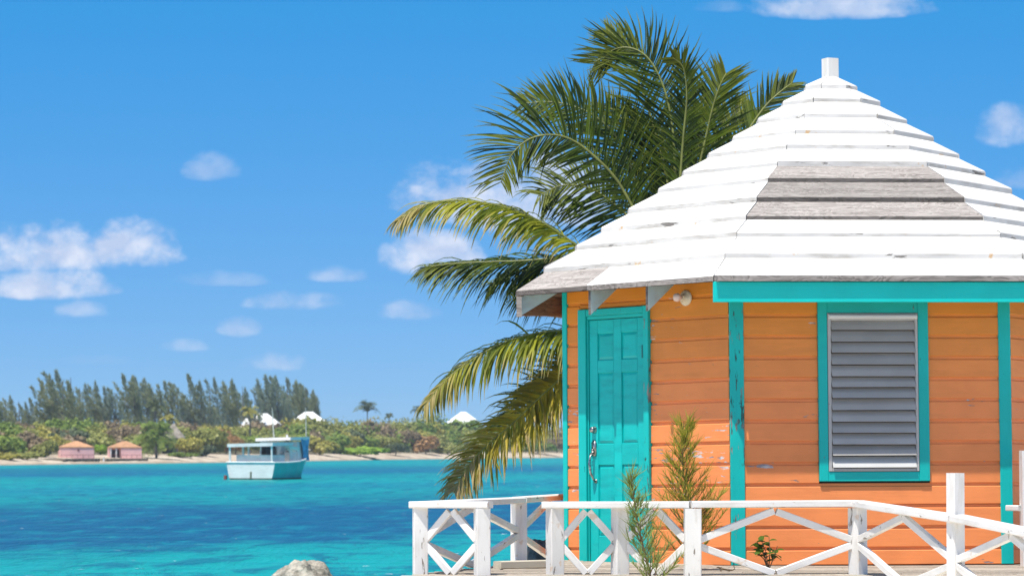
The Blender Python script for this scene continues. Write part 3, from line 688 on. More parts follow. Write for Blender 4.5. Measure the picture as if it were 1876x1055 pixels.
def frond(parent, origin, pts, upref, lmax, mt, droop=.5, fwd=.55, wind=Vector((-.25, 0, .0)), n=95, wid=.026, start=.12, lift=0.0, asym=(1, 1), nseg=5, rr=.019, stiff=0.0, torn=.06):
    pts = [Vector(p)-origin for p in pts]; path = catmull(pts, 40); m_ = len(path)
    rb = MB(); rb.tube(path, [rr*(1-.85*i/(m_-1))+.003 for i in range(m_)], 5)
    fo = rb.build('frond', M_RACH, parent, Matrix.Identity(4), True)
    vs, fs, tip = [], [], []
    upref = Vector(upref).normalized()
    for k in range(n):
        t = start + (1-start)*(k+random.random()*.5)/n; x = t*(m_-1); i = min(int(x), m_-2); p = path[i].lerp(path[i+1], x-i)
        tan = (path[min(i+2, m_-1)]-path[max(i-1, 0)]).normalized()
        side0 = tan.cross(upref).normalized(); nup = side0.cross(tan).normalized()
        prof = min(1, .45+2.2*(t-start)) * (1-.62*max(0, (t-.45)/.55)**1.6)
        for si, s in enumerate((1, -1)):
            if random.random() < torn: continue
            L = lmax*prof*asym[si]*random.uniform(.72, 1.16); fw = fwd*(1+1.2*max(0, t-.5)) + random.gauss(0, .14)
            d = (side0*s + tan*fw + nup*(lift+random.gauss(0, .16))).normalized()
            w = wid*random.uniform(.8, 1.15)*(.65+.35*prof)
            dr = droop*random.uniform(.6, 1.5)+(random.random() < .10)*.8; wv = wind*random.uniform(.6, 1.3); cur = p.copy(); dd = d.copy(); base = len(vs)
            nrm = nup
            for j in range(nseg+1):
                f = j/nseg; ww = w*(.55+.9*f if f < .4 else .91*(1-((f-.4)/.6)**1.7)) + .0015
                acr = dd.cross(nrm)
                if acr.length < .05: acr = dd.cross(side0)
                acr.normalize(); nn = acr.cross(dd)
                vs += [cur+acr*ww*.5+nn*ww*.16, cur-nn*ww*.10, cur-acr*ww*.5+nn*ww*.16]; tip += [max(t*t*.9, f*f)]*3
                if j < nseg:
                    o = base+j*3; fs += [(o, o+1, o+4, o+3), (o+1, o+2, o+5, o+4)]
                cur = cur + dd*(L/nseg); dd = (dd + (Vector((0, 0, -dr)) + wv)*(1/nseg)*(.3+1.4*f)*(1-stiff)).normalized()
    mb = MB(); mb.add(vs, fs); lo = mb.build('leaflets', mt, fo, None, True); lo['kind'] = 'stuff'
    a = lo.data.attributes.new('tip', 'FLOAT', 'POINT'); a.data.foreach_set('value', tip)
    return fo
PY = 39.0; hub = at(1232, 520, PY)
palm = empty('coconut_palm', (hub.x+.25, PY+.2, .2), 'coconut palm with windblown fronds rising behind the cottage', 'palm')
PO = Vector(palm.location)
trunk_top = hub - PO
mb = MB(); mb.tube([Vector((0, 0, -.3)), Vector((.02, 0, .8)), Vector((-.05, 0, 1.8)), trunk_top+Vector((0, 0, -.4)), trunk_top+Vector((0, 0, .1))], [.20, .15, .13, .13, .10], 12); mb.build('trunk', M_BARK, palm, None, True)
def pf(pp, dy=(0, 0), **kw):                       # a frond through picture points, its depth running from dy[0] to dy[1] relative to the trunk
    n_ = len(pp); pts = [hub] + [at(x, y, PY + dy[0] + (dy[1]-dy[0])*(i+1)/n_) for i, (x, y) in enumerate(pp)]
    return frond(palm, PO, pts, **kw)
WL = Vector((-.35, 0, .12))
pf([(1238, 400), (1236, 300), (1230, 220), (1212, 150), (1180, 100), (1135, 88), (1085, 118)], (0, .5), upref=(.35, -1, .1), lmax=.78, mt=M_FROND, droop=.15, fwd=.75, wind=Vector((-.55, 0, .35)), n=120, stiff=.2)
pf([(1232, 420), (1222, 330), (1200, 240), (1170, 150), (1140, 90), (1110, 60)], (.2, 1.2), upref=(.2, -1, .2), lmax=.62, mt=M_FROND, droop=.05, fwd=.9, wind=Vector((-.5, 0, .25)), n=100)
pf([(1200, 440), (1172, 350), (1135, 260), (1085, 210), (1020, 188), (955, 190)], (.4, 1.0), upref=(.0, -1, .25), lmax=.66, mt=M_FROND, droop=-.05, fwd=.7, wind=Vector((-.5, 0, .25)), n=110)
pf([(1185, 430), (1155, 372), (1125, 323), (1084, 282), (1049, 257), (1012, 247), (970, 255), (937, 285), (918, 335)], (-.2, -.5), upref=(.0, -1, .35), lmax=.95, mt=M_FROND, droop=.55, fwd=.55, wind=Vector((-.32, 0, -.1)), n=125, asym=(1.0, .62))
pf([(1200, 455), (1165, 410), (1120, 370), (1080, 345), (1030, 340), (985, 360)], (.3, .3), upref=(.0, -.8, .6), lmax=.85, mt=M_FROND, droop=.8, fwd=.5, wind=Vector((-.3, 0, 0)), n=95)
pf([(1250, 420), (1272, 340), (1290, 265), (1305, 200), (1318, 160), (1330, 135)], (-.1, .1), upref=(-.5, -1, .1), lmax=.66, mt=M_FROND, droop=.25, fwd=.8, wind=Vector((-.1, 0, .1)), n=95)
pf([(1250, 430), (1285, 340), (1315, 270), (1340, 220), (1362, 200)], (.3, 1.0), upref=(-.3, -1, .2), lmax=.72, mt=M_FROND, droop=.1, fwd=.9, wind=Vector((.1, 0, .2)), n=90)
pf([(1240, 420), (1246, 330), (1252, 250), (1258, 180), (1252, 125), (1232, 105)], (-.2, -.4), upref=(-.6, -1, .0), lmax=.42, mt=M_FROND, droop=.5, fwd=.9, wind=Vector((-.1, 0, -.1)), n=80)
pf([(1280, 420), (1325, 330), (1362, 255), (1398, 200), (1428, 170), (1452, 152)], (.2, .6), upref=(-.3, -1, .3), lmax=.50, mt=M_FROND, droop=.15, fwd=1.0, wind=Vector((.15, 0, .1)), n=90)
pf([(1150, 505), (1085, 470), (1020, 424), (965, 394), (896, 373), (826, 368), (770, 378), (732, 402)], (-.3, -.6), upref=(.05, -.30, 1.), lmax=.72, mt=M_FRONDY, droop=1.7, fwd=.75, lift=-.25, wind=Vector((-.15, 0, -.1)), n=210, wid=.032)
pf([(1160, 500), (1085, 478), (1020, 474), (955, 478), (890, 480), (830, 483), (782, 489)], (.2, .5), upref=(.0, -.35, 1.), lmax=.88, mt=M_FROND, droop=1.5, fwd=.8, lift=-.2, wind=Vector((-.25, 0, -.1)), n=200, wid=.032)
pf([(1160, 510), (1090, 490), (1030, 482), (970, 492), (900, 520)], (.5, .9), upref=(.0, -.5, 1.), lmax=.80, mt=M_FROND, droop=1.6, fwd=.6, lift=-.2, wind=Vector((-.25, 0, -.1)), n=120)
pf([(1160, 520), (1090, 510), (1040, 515), (990, 530), (940, 545)], (.6, 1.2), upref=(.0, -.7, 1.), lmax=.75, mt=M_FROND, droop=1.3, fwd=.4, wind=Vector((-.25, 0, -.1)), n=90)
pf([(1160, 560), (1100, 590), (1040, 604), (980, 611), (920, 629), (860, 662), (815, 698), (778, 742)], (-.2, -.5), upref=(-.10, -.30, 1.), lmax=.74, mt=M_FRONDY, droop=2.0, fwd=.6, lift=-.25, wind=Vector((-.02, 0, -.2)), n=220, wid=.034)
pf([(1225, 430), (1205, 350), (1180, 280), (1150, 230), (1110, 190)], (.5, 1.4), upref=(.4, -1, .1), lmax=.70, mt=M_FROND, droop=.3, fwd=.8, wind=Vector((-.3, 0, .1)), n=100)
pf([(1245, 430), (1250, 350), (1262, 280), (1285, 230), (1300, 200)], (.4, 1.0), upref=(-.2, -1, .3), lmax=.62, mt=M_FROND, droop=.4, fwd=.9, wind=Vector((.0, 0, .0)), n=95)
pf([(1170, 590), (1100, 640), (1040, 684), (990, 727), (940, 775), (890, 818), (855, 858), (832, 902)], (-.1, -.3), upref=(-.55, -.60, .75), lmax=.80, mt=M_FRONDD, droop=1.2, fwd=.40, wind=Vector((-.10, 0, -.1)), n=230, asym=(.95, .95), wid=.034)
pf([(1175, 580), (1110, 625), (1050, 672), (1000, 715), (955, 752), (915, 790)], (.4, .8), upref=(-.6, -.6, .6), lmax=.78, mt=M_FROND, droop=.7, fwd=.35, wind=Vector((-.25, 0, -.05)), n=150)
pf([(1200, 620), (1160, 700), (1120, 780), (1090, 850)], (.6, 1.2), upref=(-.5, -.6, .6), lmax=.7, mt=M_FRONDD, droop=1.2, n=70)
pf([(1300, 500), (1400, 470), (1500, 480), (1580, 540)], (.6, 1.6), upref=(0, -.6, 1), lmax=.7, mt=M_FROND, droop=1.0, n=90)

# ------------------------------------------------------------------ foliage on the far shore
def veg(name, c1, c2, tr=.25, sc=.45):
    return leafmat(name, c1, c2, tr, sc)
V_OLIVE = veg('olive leaves', (.20, .215, .05), (.33, .335, .09)); V_GREEN = veg('green leaves', (.12, .19, .03), (.24, .31, .06))
V_BROWN = veg('brownish leaves', (.18, .135, .075), (.34, .26, .15)); V_LIME = veg('lime leaves', (.18, .30, .03), (.32, .46, .05))
V_ORANGE = veg('russet leaves', (.26, .155, .06), (.44, .26, .11)); V_DARK = veg('dark leaves', (.06, .085, .04), (.14, .17, .075)); V_YEL = veg('yellow leaves', (.26, .25, .05), (.44, .39, .09))
V_CAS = veg('casuarina needles', (.20, .24, .12), (.35, .36, .19), .45, .4); V_CAS2 = veg('greyer needles', (.19, .24, .16), (.33, .37, .25), .45, .4)
M_TRUNK = flat('grey bark', (.20, .17, .14), .9, .3, 5)
def leaf_quad(mb, c, nrm, s, asp=1.0):
    nrm = nrm.normalized(); a = nrm.cross(Vector((random.uniform(-1, 1), random.uniform(-1, 1), random.uniform(-1, 1))))
    if a.length < .01: a = Vector((1, 0, 0))
    a.normalize(); b_ = nrm.cross(a); a *= s; b_ *= s*asp
    mb.add([c-a*.6-b_, c+a-b_*.3, c+a*.5+b_, c-a+b_*.5], [(0, 1, 2, 3)])
def blob(mb, c, rx, ry, rz, n, size, seed):
    for _ in range(n):
        d = Vector((random.gauss(0, 1), random.gauss(0, 1), random.gauss(0, 1))).normalized()
        if d.z < -.5: d.z *= -.6
        k = (1 + .38*mnoise.noise(d*2.1+Vector((seed,)*3)) + .2*mnoise.noise(d*5+Vector((seed,)*3)))*random.uniform(.62, 1.04)
        p = c + Vector((d.x*rx*k, d.y*ry*k, d.z*rz*k))
        leaf_quad(mb, p, d + Vector((random.uniform(-.8, .8), random.uniform(-.8, .8), random.uniform(-.5, .9))), size*random.uniform(.5, 1.3))
def shrub_mesh(seed, n=2400, size=.075):
    random.seed(seed); mb = MB(); q = random.randint(4, 7)
    for k in range(q):
        a = 2*math.pi*k/q; blob(mb, Vector((.45*math.cos(a)*random.uniform(.5, 1.2), .4*math.sin(a), random.uniform(.3, .62))), random.uniform(.32, .5), .4, random.uniform(.28, .42), n//q, size, seed*3+k)
    return mb
SHRUB = [shrub_mesh(100+k) for k in range(5)]
smesh = {}
def shrub(px, top, wpx, mt, back, label, group=None, base=None):
    p = far(px, back); Y = p.y; sc_w = wpx/F*Y/1.5; zt_ = at(px, top, Y).z; h_ = max(.6, zt_-p.z)
    k = random.randrange(5); key = (k, mt.name)
    if key not in smesh: smesh[key] = SHRUB[k].mesh('crown', mt)
    o = empty('shrub', (p.x, p.y, p.z-.1), label, 'shrub', group)
    c = link('crown', smesh[key], o); c.scale = (sc_w, sc_w, h_/.98); c.rotation_euler = (0, 0, random.choice((0, math.pi)))
    mb = MB(); mb.tube([(0, 0, -.2), (.05, .05, h_*.3), (-.1, 0, h_*.6)], [.10, .08, .04], 5); mb.build('stem', M_TRUNK, o)
    return o
random.seed(21)
# the thicket behind, one mass
TOP = [(-400, 770), (0, 771), (60, 772), (130, 770), (200, 773), (300, 771), (400, 776), (440, 776), (510, 777), (530, 766), (590, 765), (610, 768), (650, 767), (700, 768), (760, 764), (800, 765), (820, 777), (880, 778), (980, 778), (1100, 782), (1500, 790)]
def topy(px):
    for (a, ya), (b_, yb) in zip(TOP, TOP[1:]):
        if px <= b_: return ya + (yb-ya)*(px-a)/(b_-a)
    return TOP[-1][1]
TM = [V_OLIVE, V_GREEN, V_OLIVE, V_BROWN, V_OLIVE, V_GREEN, V_YEL, V_OLIVE]
groups = {}
for row, (bk, frac) in enumerate(((34, 1.0), (24, .86), (16, .62))):
    px = -120
    while px < 1130:
        wpx = random.uniform(38, 70); p = far(px, bk); Y = p.y
        ty = topy(px); fy = at(px, 0, Y); by = shore_py(px) - 8
        tp = by + (ty-by)*frac*random.uniform(.9, 1.03)
        z1 = at(px, tp, Y).z; rz = (z1-p.z)*.52; rx = wpx/F*Y*.55
        mt = random.choice(TM); mb = groups.setdefault(mt.name, (MB(), mt))[0]
        blob(mb, Vector((p.x, p.y, p.z + rz*.95)), rx, 2.2, rz, 1500, .19, random.uniform(0, 90))
        px += wpx*.55
mb = MB(); mats = []
for nm, (sub, mt) in groups.items():
    mats.append(mt); b_ = len(mb.v); mb.v += sub.v; mb.f += [tuple(b_+i for i in f) for f in sub.f]; mb.mi += [len(mats)-1]*len(sub.f)
o = mb.build('scrub_thicket', mats); tag(o, 'dense olive and brown scrub covering the far shore', 'thicket', kind='stuff')
# single shrubs that stand out
for a in ((18, 800, 60, V_GREEN, 12, 'green shrub at the far left edge of the far shore'),
          (62, 792, 62, V_BROWN, 12, 'brown shrub on the far shore left of the pink huts'),
          (84, 806, 45, V_OLIVE, 8, 'olive shrub touching the left pink hut'),
          (10, 826, 50, V_YEL, 5, 'low yellowish shrub above the sand at the far left edge'),
          (50, 825, 55, V_OLIVE, 5, 'low olive shrub above the sand at far left'),
          (130, 782, 60, V_DARK, 18, 'dark shrub rising behind the left pink hut'),
          (184, 812, 24, V_LIME, 12, 'small lime shrub in the gap between the pink huts'),
          (200, 786, 60, V_BROWN, 22, 'brown shrub rising behind and between the pink huts'),
          (245, 776, 58, V_BROWN, 20, 'brown shrub rising behind the right pink hut'),
          (345, 800, 48, V_YEL, 9, 'yellow green shrub right of the thatched roof'),
          (335, 826, 46, V_GREEN, 6, 'low green shrub on the sand right of the small palm'),
          (385, 782, 60, V_OLIVE, 14, 'tall olive shrub left of the anchored boat'),
          (372, 815, 50, V_DARK, 8, 'low dark shrub on the sand left of the boat'),
          (415, 786, 40, V_ORANGE, 14, 'russet shrub above the stern of the boat'),
          (432, 800, 36, V_ORANGE, 11, 'smaller russet shrub just over the boat canopy'),
          (480, 771, 74, V_BROWN, 30, 'brown shrub below the left white roof'),
          (562, 763, 78, V_OLIVE, 31, 'olive shrub behind the wheelhouse of the boat'),
          (585, 800, 64, V_YEL, 9, 'large yellow green shrub right of the boat bow'),
          (612, 790, 50, V_GREEN, 12, 'green shrub right of the large yellow green shrub'),
          (660, 816, 86, V_LIME, 6, 'wide low bright lime shrub on the beach right of the boat'),
          (640, 785, 50, V_DARK, 16, 'dark shrub standing behind the bright lime shrub'),
          (725, 810, 44, V_DARK, 6, 'low dark green shrub on the beach right of the lime shrub'),
          (780, 796, 54, V_ORANGE, 9, 'russet tan shrub on the beach left of the drying frond'),
          (745, 786, 50, V_BROWN, 14, 'brownish shrub behind the low dark green shrub'),
          (820, 808, 50, V_OLIVE, 8, 'olive shrub right of the russet tan shrub'),
          (770, 770, 60, V_GREEN, 22, 'green shrub on the skyline left of the right white roof'),
          (850, 767, 80, V_GREEN, 31, 'green shrub under the right white roof'),
          (690, 774, 60, V_BROWN, 20, 'brown shrub on the skyline below the lone palm'),
          (985, 810, 60, V_GREEN, 8, 'green shrub on the beach seen beside the cottage wall'),
          (1020, 800, 50, V_BROWN, 12, 'brown shrub touching the cottage edge on the far beach')):
    shrub(*a)
# casuarinas
def cas_mesh(seed, n):
    random.seed(seed); mb = MB(); lean = lambda z: -.13*z*z
    plumes = [(Vector((0, 0, .2)), Vector((lean(1.), 0, 1.0)), .075)]
    for k in range(random.randint(10, 14)):
        z0 = random.uniform(.05, .62); x = random.choice((-1, 1))*random.uniform(.05, .25)*(1.1-z0*.7); h_ = random.uniform(.24, .44); z1 = min(.985, z0+h_)
        plumes.append((Vector((x*.35+lean(z0), random.uniform(-.08, .08), z0)), Vector((x+lean(z1), random.uniform(-.14, .14), z1)), random.uniform(.035, .068)))
    for a, b_, r in plumes:
        ax = (b_-a)
        for _ in range(int(n*(r/.06)*(ax.length/.4))):
            t = random.random()**.85; c = a + ax*t + Vector((-.03*t*t, 0, 0)); rad = r*min(1, .35+t*3)*(1.0-t)**.75*1.25+.004
            d = Vector((random.gauss(0, 1), random.gauss(0, 1), 0)).normalized()*rad*math.sqrt(random.random())
            q = c + d; dr = (ax.normalized()*.8 + d.normalized()*.5 + Vector((-.30, 0, .3)) + Vector((random.gauss(0, .25), random.gauss(0, .25), random.gauss(0, .25)))).normalized()
            sdv = dr.cross(Vector((random.gauss(0, 1), random.gauss(0, 1), random.gauss(0, 1)))).normalized(); L = random.uniform(.02, .05); w_ = .0062
            mb.add([q-sdv*w_, q+sdv*w_, q+dr*L+sdv*w_*.5, q+dr*L-sdv*w_*.3], [(0, 1, 2, 3)])
    tk = MB(); tk.tube([(0, 0, -.05), (.005, 0, .4), (-.015, 0, .92)], [.018, .012, .003], 5)
    for a, b_, r in plumes[1:]: tk.tube([(0, 0, a.z*.8), a, a.lerp(b_, .7)], [.006, .005, .002], 4)
    return mb, tk
CAS = [cas_mesh(300+k, 200) for k in range(6)]
CASM = [[mb.mesh('crown', mt) for mt in (V_CAS, V_CAS2)] for mb, tk in CAS]; CAST = [tk.mesh('trunk', M_TRUNK) for mb, tk in CAS]
random.seed(5)
CL = [(12, 733, 62, 'feathery casuarina at the very left edge of the far shore'), (36, 726, 46, 'slim casuarina second from the left edge'),
      (62, 738, 40, 'short casuarina in the gap left of the tall clump'), (74, 730, 50, 'casuarina just left of the tall clump'),
      (100, 706, 62, 'casuarina on the left flank of the tall clump'), (117, 688, 70, 'left peak of the tall casuarina clump above the pink huts'),
      (132, 680, 76, 'tallest casuarina of the clump above the left pink hut'), (148, 700, 60, 'casuarina on the right flank of the tall clump'),
      (178, 705, 58, 'casuarina between the tall clump and the right pink hut'), (192, 700, 46, 'narrow pointed casuarina left of the right pink hut'),
      (212, 710, 56, 'casuarina straight above the right pink hut'), (248, 687, 60, 'tall casuarina right of the right pink hut'),
      (270, 690, 66, 'casuarina just above the small palm on the shore'), (296, 704, 60, 'casuarina left of the thatched roof'),
      (326, 700, 64, 'casuarina rising above the thatched roof'), (345, 735, 40, 'small casuarina right of the thatched roof'),
      (370, 687, 66, 'tall open casuarina with sky showing below, left of the boat'), (386, 700, 54, 'casuarina right of the tall open one'),
      (412, 694, 52, 'pointed casuarina above the boat stern'), (430, 700, 54, 'casuarina above the boat canopy'), (446, 697, 56, 'casuarina left of the left white roof'),
      (468, 712, 50, 'shorter casuarina straight behind the left white roof'), (494, 696, 58, 'casuarina at the left of the dense right clump'),
      (510, 689, 62, 'peak casuarina of the dense right clump'), (528, 691, 62, 'casuarina in the middle of the dense right clump'),
      (548, 694, 58, 'casuarina right of the middle of the dense right clump'), (562, 702, 52, 'casuarina above the right of the boat'), (578, 712, 46, 'last casuarina on the right end of the row')]
for q, (px, top, wpx, lb) in enumerate(CL):
    p = far(px, random.uniform(36, 52)); Y = p.y; h_ = at(px, top, Y).z - p.z; k = random.randrange(6)
    o = empty('casuarina', p, lb, 'tree', 'row of casuarinas on the far shore')
    w_ = wpx/F*Y/.42; f_ = random.choice((1, 1, 1))
    for nm, me in (('crown', random.choice(CASM[k])), ('trunk', CAST[k])):
        c = link(nm, me, o); c.scale = (w_, w_, h_)
# small far palms
def far_palm(px, hub_py, r_px, back, label, mt=None, n=13, seed=1, lowest=.1):
    random.seed(seed); p = far(px, back); Y = p.y; hb = at(px, hub_py, Y); r = r_px/F*Y
    o = empty('palm', p, label, 'palm'); top = hb-p
    mb = MB(); mb.tube([(0.1, 0, -.3), (.05, 0, top.z*.5), top], [.16, .12, .09], 6); mb.build('trunk', M_TRUNK, o)
    for k in range(n):
        a = 2*math.pi*k/n + random.uniform(-.2, .2); el = random.uniform(lowest, 1.3); d = Vector((math.cos(a)*math.cos(el), .6*math.sin(a)*math.cos(el), math.sin(el)))
        e = d*r*random.uniform(.8, 1.1); pts = [p+top, p+top+e*.5+Vector((0, 0, r*.1)), p+top+e+Vector((0, 0, -r*.35))]
        frond(o, p, pts, (0, -.3, 1), r*.34, mt or V_GREEN, droop=.9, fwd=.5, n=16, wid=.11, nseg=2, rr=.05, torn=0, wind=Vector((-.2, 0, 0)))
far_palm(286, 800, 44, 5, 'bushy palm with hanging fronds on the far shore right of the pink huts', n=44, seed=4, lowest=-.6)
far_palm(284, 752, 26, 12, 'thin dark palm head rising over the bushy far palm', mt=V_DARK, n=10, seed=9)
far_palm(673, 754, 30, 40, 'lone palm against the sky right of the casuarina row', mt=V_DARK, seed=2)
far_palm(765, 753, 17, 40, 'small palm top against the sky left of the right white roof', mt=V_DARK, n=9, seed=3)
far_palm(713, 766, 14, 40, 'tiny palm top on the skyline between the two larger ones', mt=V_DARK, n=8, seed=6)
far_palm(458, 760, 26, 18, 'yellowish palm beside the left white roof', mt=V_YEL, n=12, seed=5)
far_palm(310, 772, 22, 16, 'pale palm behind the thatched roof', mt=V_YEL, n=10, seed=8)
random.seed(77)

# ------------------------------------------------------------------ buildings on the far shore
M_PINK = flat('pink stucco', (.88, .52, .50), .85, .06, 1.2); M_PINKD = flat('dusky pink stucco', (.58, .31, .32), .85, .08, 1.2)
M_TILE = paint('orange shingles', (.50, .27, .14), chip=.7, var=.25, wood=(.30, .16, .09), axis=(3, 3, 3), grain=.02, rough=.9)
M_WROOF = flat('white roof coating', (.82, .82, .80), .7, .04, .6); M_THATCH = flat('grey thatch', (.36, .31, .25), .95, .3, 2.5, bump=.1)
M_STONE = flat('seawall stone', (.27, .22, .155), .95, .4, 1.6, bump=.15); M_RAILD = flat('maroon rail', (.25, .08, .09), .7)
def hip_roof(name, parent, mt, hx, hy, z0, z1, ridge=.0, ov=.25, courses=0):
    mb = MB(); hx += ov; hy += ov
    vs = [(-hx, -hy, z0), (hx, -hy, z0), (hx, hy, z0), (-hx, hy, z0), (-hx, -hy, z0+.10), (hx, -hy, z0+.10), (hx, hy, z0+.10), (-hx, hy, z0+.10), (-ridge, 0, z1), (ridge, 0, z1)]
    mb.add(vs, [(3, 2, 1, 0), (0, 1, 5, 4), (1, 2, 6, 5), (2, 3, 7, 6), (3, 0, 4, 7), (4, 5, 9, 8), (5, 6, 9), (6, 7, 8, 9), (7, 4, 8)])
    return mb.build(name, mt, parent)
def hut(px0, px1, back, rot, eave_py, top_py, base_py, label, opening):
    pxc = (px0+px1)/2; p = far(pxc, back); Y = p.y; z0 = at(pxc, base_py, Y).z; ze = at(pxc, eave_py, Y).z; zt_ = at(pxc, top_py, Y).z
    o = empty('hut', (p.x, p.y, z0), label, 'hut', 'pink huts on the far shore'); o.rotation_euler = (0, 0, rot)
    hx = (px1-px0)/F*Y*.5*.84; hy = hx*.85; H = ze-z0
    mb = MB(); t = .12
    if not opening: mb.box(-hx, hx, -hy, hy, -.4, H)
    else:
        mb.box(-hx*.32, hx, -hy, hy, -.4, H); mb.box(-hx, -hx*.32-.001, -hy*.1, hy, -.4, H)
    mb.build('wall', M_PINK, o)
    if opening:
        for x in (-hx+.06, -hx*.62): 
            b2 = MB(); b2.box(x-.06, x+.06, -hy+.02, -hy+.14, -.2, H); b2.build('column', M_WROOF, o)
        b2 = MB(); b2.box(-hx*.92, -hx*.36, -hy*.1-.03, -hy*.1-.002, -.2, H*.85); b2.build('door', M_DARK, o)
    else:
        b2 = MB(); b2.box(hx*.0, hx*.12, -hy-.04, -hy-.002, H*.72, H*.88); b2.build('vent', M_RAILD, o)
    hip_roof('roof', o, M_TILE, hx, hy, H, zt_-z0, hx*.12, .05)
    r_ = MB()
    for x in [-hx*1.0 + q*hx*.33 for q in range(7)]: r_.box(x-.02, x+.02, -hy-.62, -hy-.58, -.25, H*.36)
    r_.box(-hx, hx, -hy-.615, -hy-.585, H*.30, H*.34); rl = r_.build('handrail', M_RAILD, o)
    return o
hut(104, 176, 6.0, R(13), 820, 807.5, 839, 'left pink hut with orange hipped roof on the seawall', False)
hut(195, 263, 6.0, R(13), 820.5, 807.5, 839, 'right pink hut with orange hipped roof and an open porch', True)
def seawall(a, b_, label):
    p, q = far(a, 1.8, 0), far(b_, 1.8, 0); zt_ = at(a, 839.5, p.y).z
    d = (q-p); L = d.length; d.normalize(); o = empty('seawall', p, label, 'seawall'); o.rotation_euler = (0, 0, math.atan2(d.y, d.x))
    x = 0; row = 0
    for row in range(3):
        x = -.2*row % .5; h0 = -.25 + row*(zt_+.25)/3; h1 = h0+(zt_+.25)/3-.02
        while x < L:
            w_ = random.uniform(.35, .7); mb = MB(); mb.box(x, min(L, x+w_-.03), random.uniform(-.08, .0), .6, h0, h1); mb.build('stone', M_STONE, o); x += w_
    mb = MB(); mb.box(0, L, .1, 4.5, -.3, zt_-.03); mb.build('wall_core', M_STONE, o)
seawall(119, 184, 'low stone seawall below the left pink hut'); seawall(193, 272, 'low stone seawall below the right pink hut')
p = far(191, 1.6, 0); mb = MB(); mb.box(-.07, .07, -.07, .07, -.3, at(191, 838, p.y).z); mb.box(-.10, .10, -.10, .10, at(191, 838, p.y).z, at(191, 838, p.y).z+.05)
o = mb.build('mooring_post', M_WROOF); o.location = p; tag(o, 'white mooring post in the gap between the two seawalls', 'post')
def house(px, wpx, top_py, eave_py, back, mt, label, ridge, wallm=M_WROOF, name='house'):
    p = far(px, back); Y = p.y; hx = wpx/F*Y*.5; zt_ = at(px, top_py, Y).z; ze = at(px, eave_py, Y).z
    o = empty(name, p, label, 'house'); H = ze-p.z; mb = MB(); mb.box(-hx*.85, hx*.85, -hx*.6, hx*.6, -.5, H); mb.build('wall', wallm, o)
    hip_roof('roof', o, mt, hx*.9, hx*.62, H-.05, zt_-p.z, ridge*hx, .1); 
    b2 = MB(); b2.box(-hx*.3, hx*.1, -hx*.6-.04, -hx*.6-.003, H*.3, H*.75); b2.build('window', M_DARK, o)
    return o
house(482, 72, 757, 778, 37, M_WROOF, 'house with a wide white hipped roof above the boat canopy', .22)
house(452, 26, 766, 784, 36, M_WROOF, 'low white roofed house left of the wide white roof', .15)
house(566, 64, 754, 771, 37, M_WROOF, 'house with a white roof behind the boat wheelhouse', .22)
house(849, 70, 754, 775, 37, M_WROOF, 'house with a white peaked roof left of the cottage palm', .12)
house(318, 44, 776, 802, 15, M_THATCH, 'hut with a grey thatched roof behind the shore shrubs', .08, flat('hut plank', (.14, .12, .12), .9), 'thatched_hut')

# ------------------------------------------------------------------ boat
bp = onz(459, 878, 0); th = R(-20)
boat = empty('boat', bp, 'old white and turquoise fishing boat with an aft canopy anchored in the bay', 'boat'); boat.rotation_euler = (0, 0, th)
M_HULLW = paint('stained white hull', (.92, .89, .83), chip=.70, var=.1, wood=(.30, .36, .33), under=(.40, .33, .20), dirt=(.50, .52, .46), dirtamt=.35, axis=(2, 2, 1.2), grain=.003)
M_HULLT = paint('turquoise hull', (.0, .56, .54), chip=.74, var=.12, wood=(.25, .42, .38), dirt=(.03, .30, .29), dirtamt=.4, axis=(2, 2, 1.2), grain=.003)
M_BOOT = flat('weedy waterline', (.10, .13, .08), .9, .4, 4)
M_BW = flat('boat white', (.90, .875, .83), .5, .10, 1.6)
M_TARP = flat('blue tarpaulin', (.10, .42, .70), .5, .3, 3, bump=.05); M_POLE = flat('pale pole', (.52, .54, .45), .6, .2, 3)
ST = [(0, 1.36, 1.20, .86), (1.5, 1.42, 1.24, .86), (3.0, 1.38, 1.12, .90), (4.4, 1.16, .80, 1.0), (5.5, .74, .40, 1.14), (6.2, .30, .10, 1.25), (6.5, .03, .01, 1.32)]
mb = MB(); vs = []
for (yy, wt, wb, zs) in ST:
    rk = .0
    for s in (-1, 1):
        vs += [(s*wt, yy-rk, zs), (s*(wt*.4+wb*.6), yy-rk*.4, zs*.40), (s*wb, yy, .07), (s*wb*.9, yy+.02, -.25)]
n8 = 8
for j in range(len(ST)-1):
    a, b_ = j*8, (j+1)*8
    for r_ in range(3):
        mi = 2 if r_ == 2 else 1
        mb.add(vs, [], 0) if False else None
        mb.f += []; 
mb.v = [tuple(v) for v in vs]
def qf(f, mi): mb.f.append(f); mb.mi.append(mi)
for j in range(len(ST)-1):
    a, b_ = j*8, (j+1)*8
    for r_ in range(3):
        mi = 2 if r_ == 2 else 1
        qf((a+r_, b_+r_, b_+r_+1, a+r_+1), mi); qf((a+4+r_, a+5+r_, b_+5+r_, b_+4+r_), mi)
qf((0, 1, 5, 4), 0); qf((1, 2, 6, 5), 0); qf((2, 3, 7, 6), 2)
mb.build('hull', [M_HULLW, M_HULLT, M_BOOT], boat)
mb = MB()
dk = [(s*w*.93, y_+.05, z_-.12) for (y_, w, _, z_) in ST for s in (-1, 1)]
mb.add(dk, [(2*j, 2*j+1, 2*j+3, 2*j+2) for j in range(len(ST)-1)]); mb.build('boat_deck', M_BW, boat)
mb = MB()
for s in (-1, 1): mb.tube([(s*w, y_, z_+.02) for (y_, w, _, z_) in ST], [.045]*len(ST), 6)
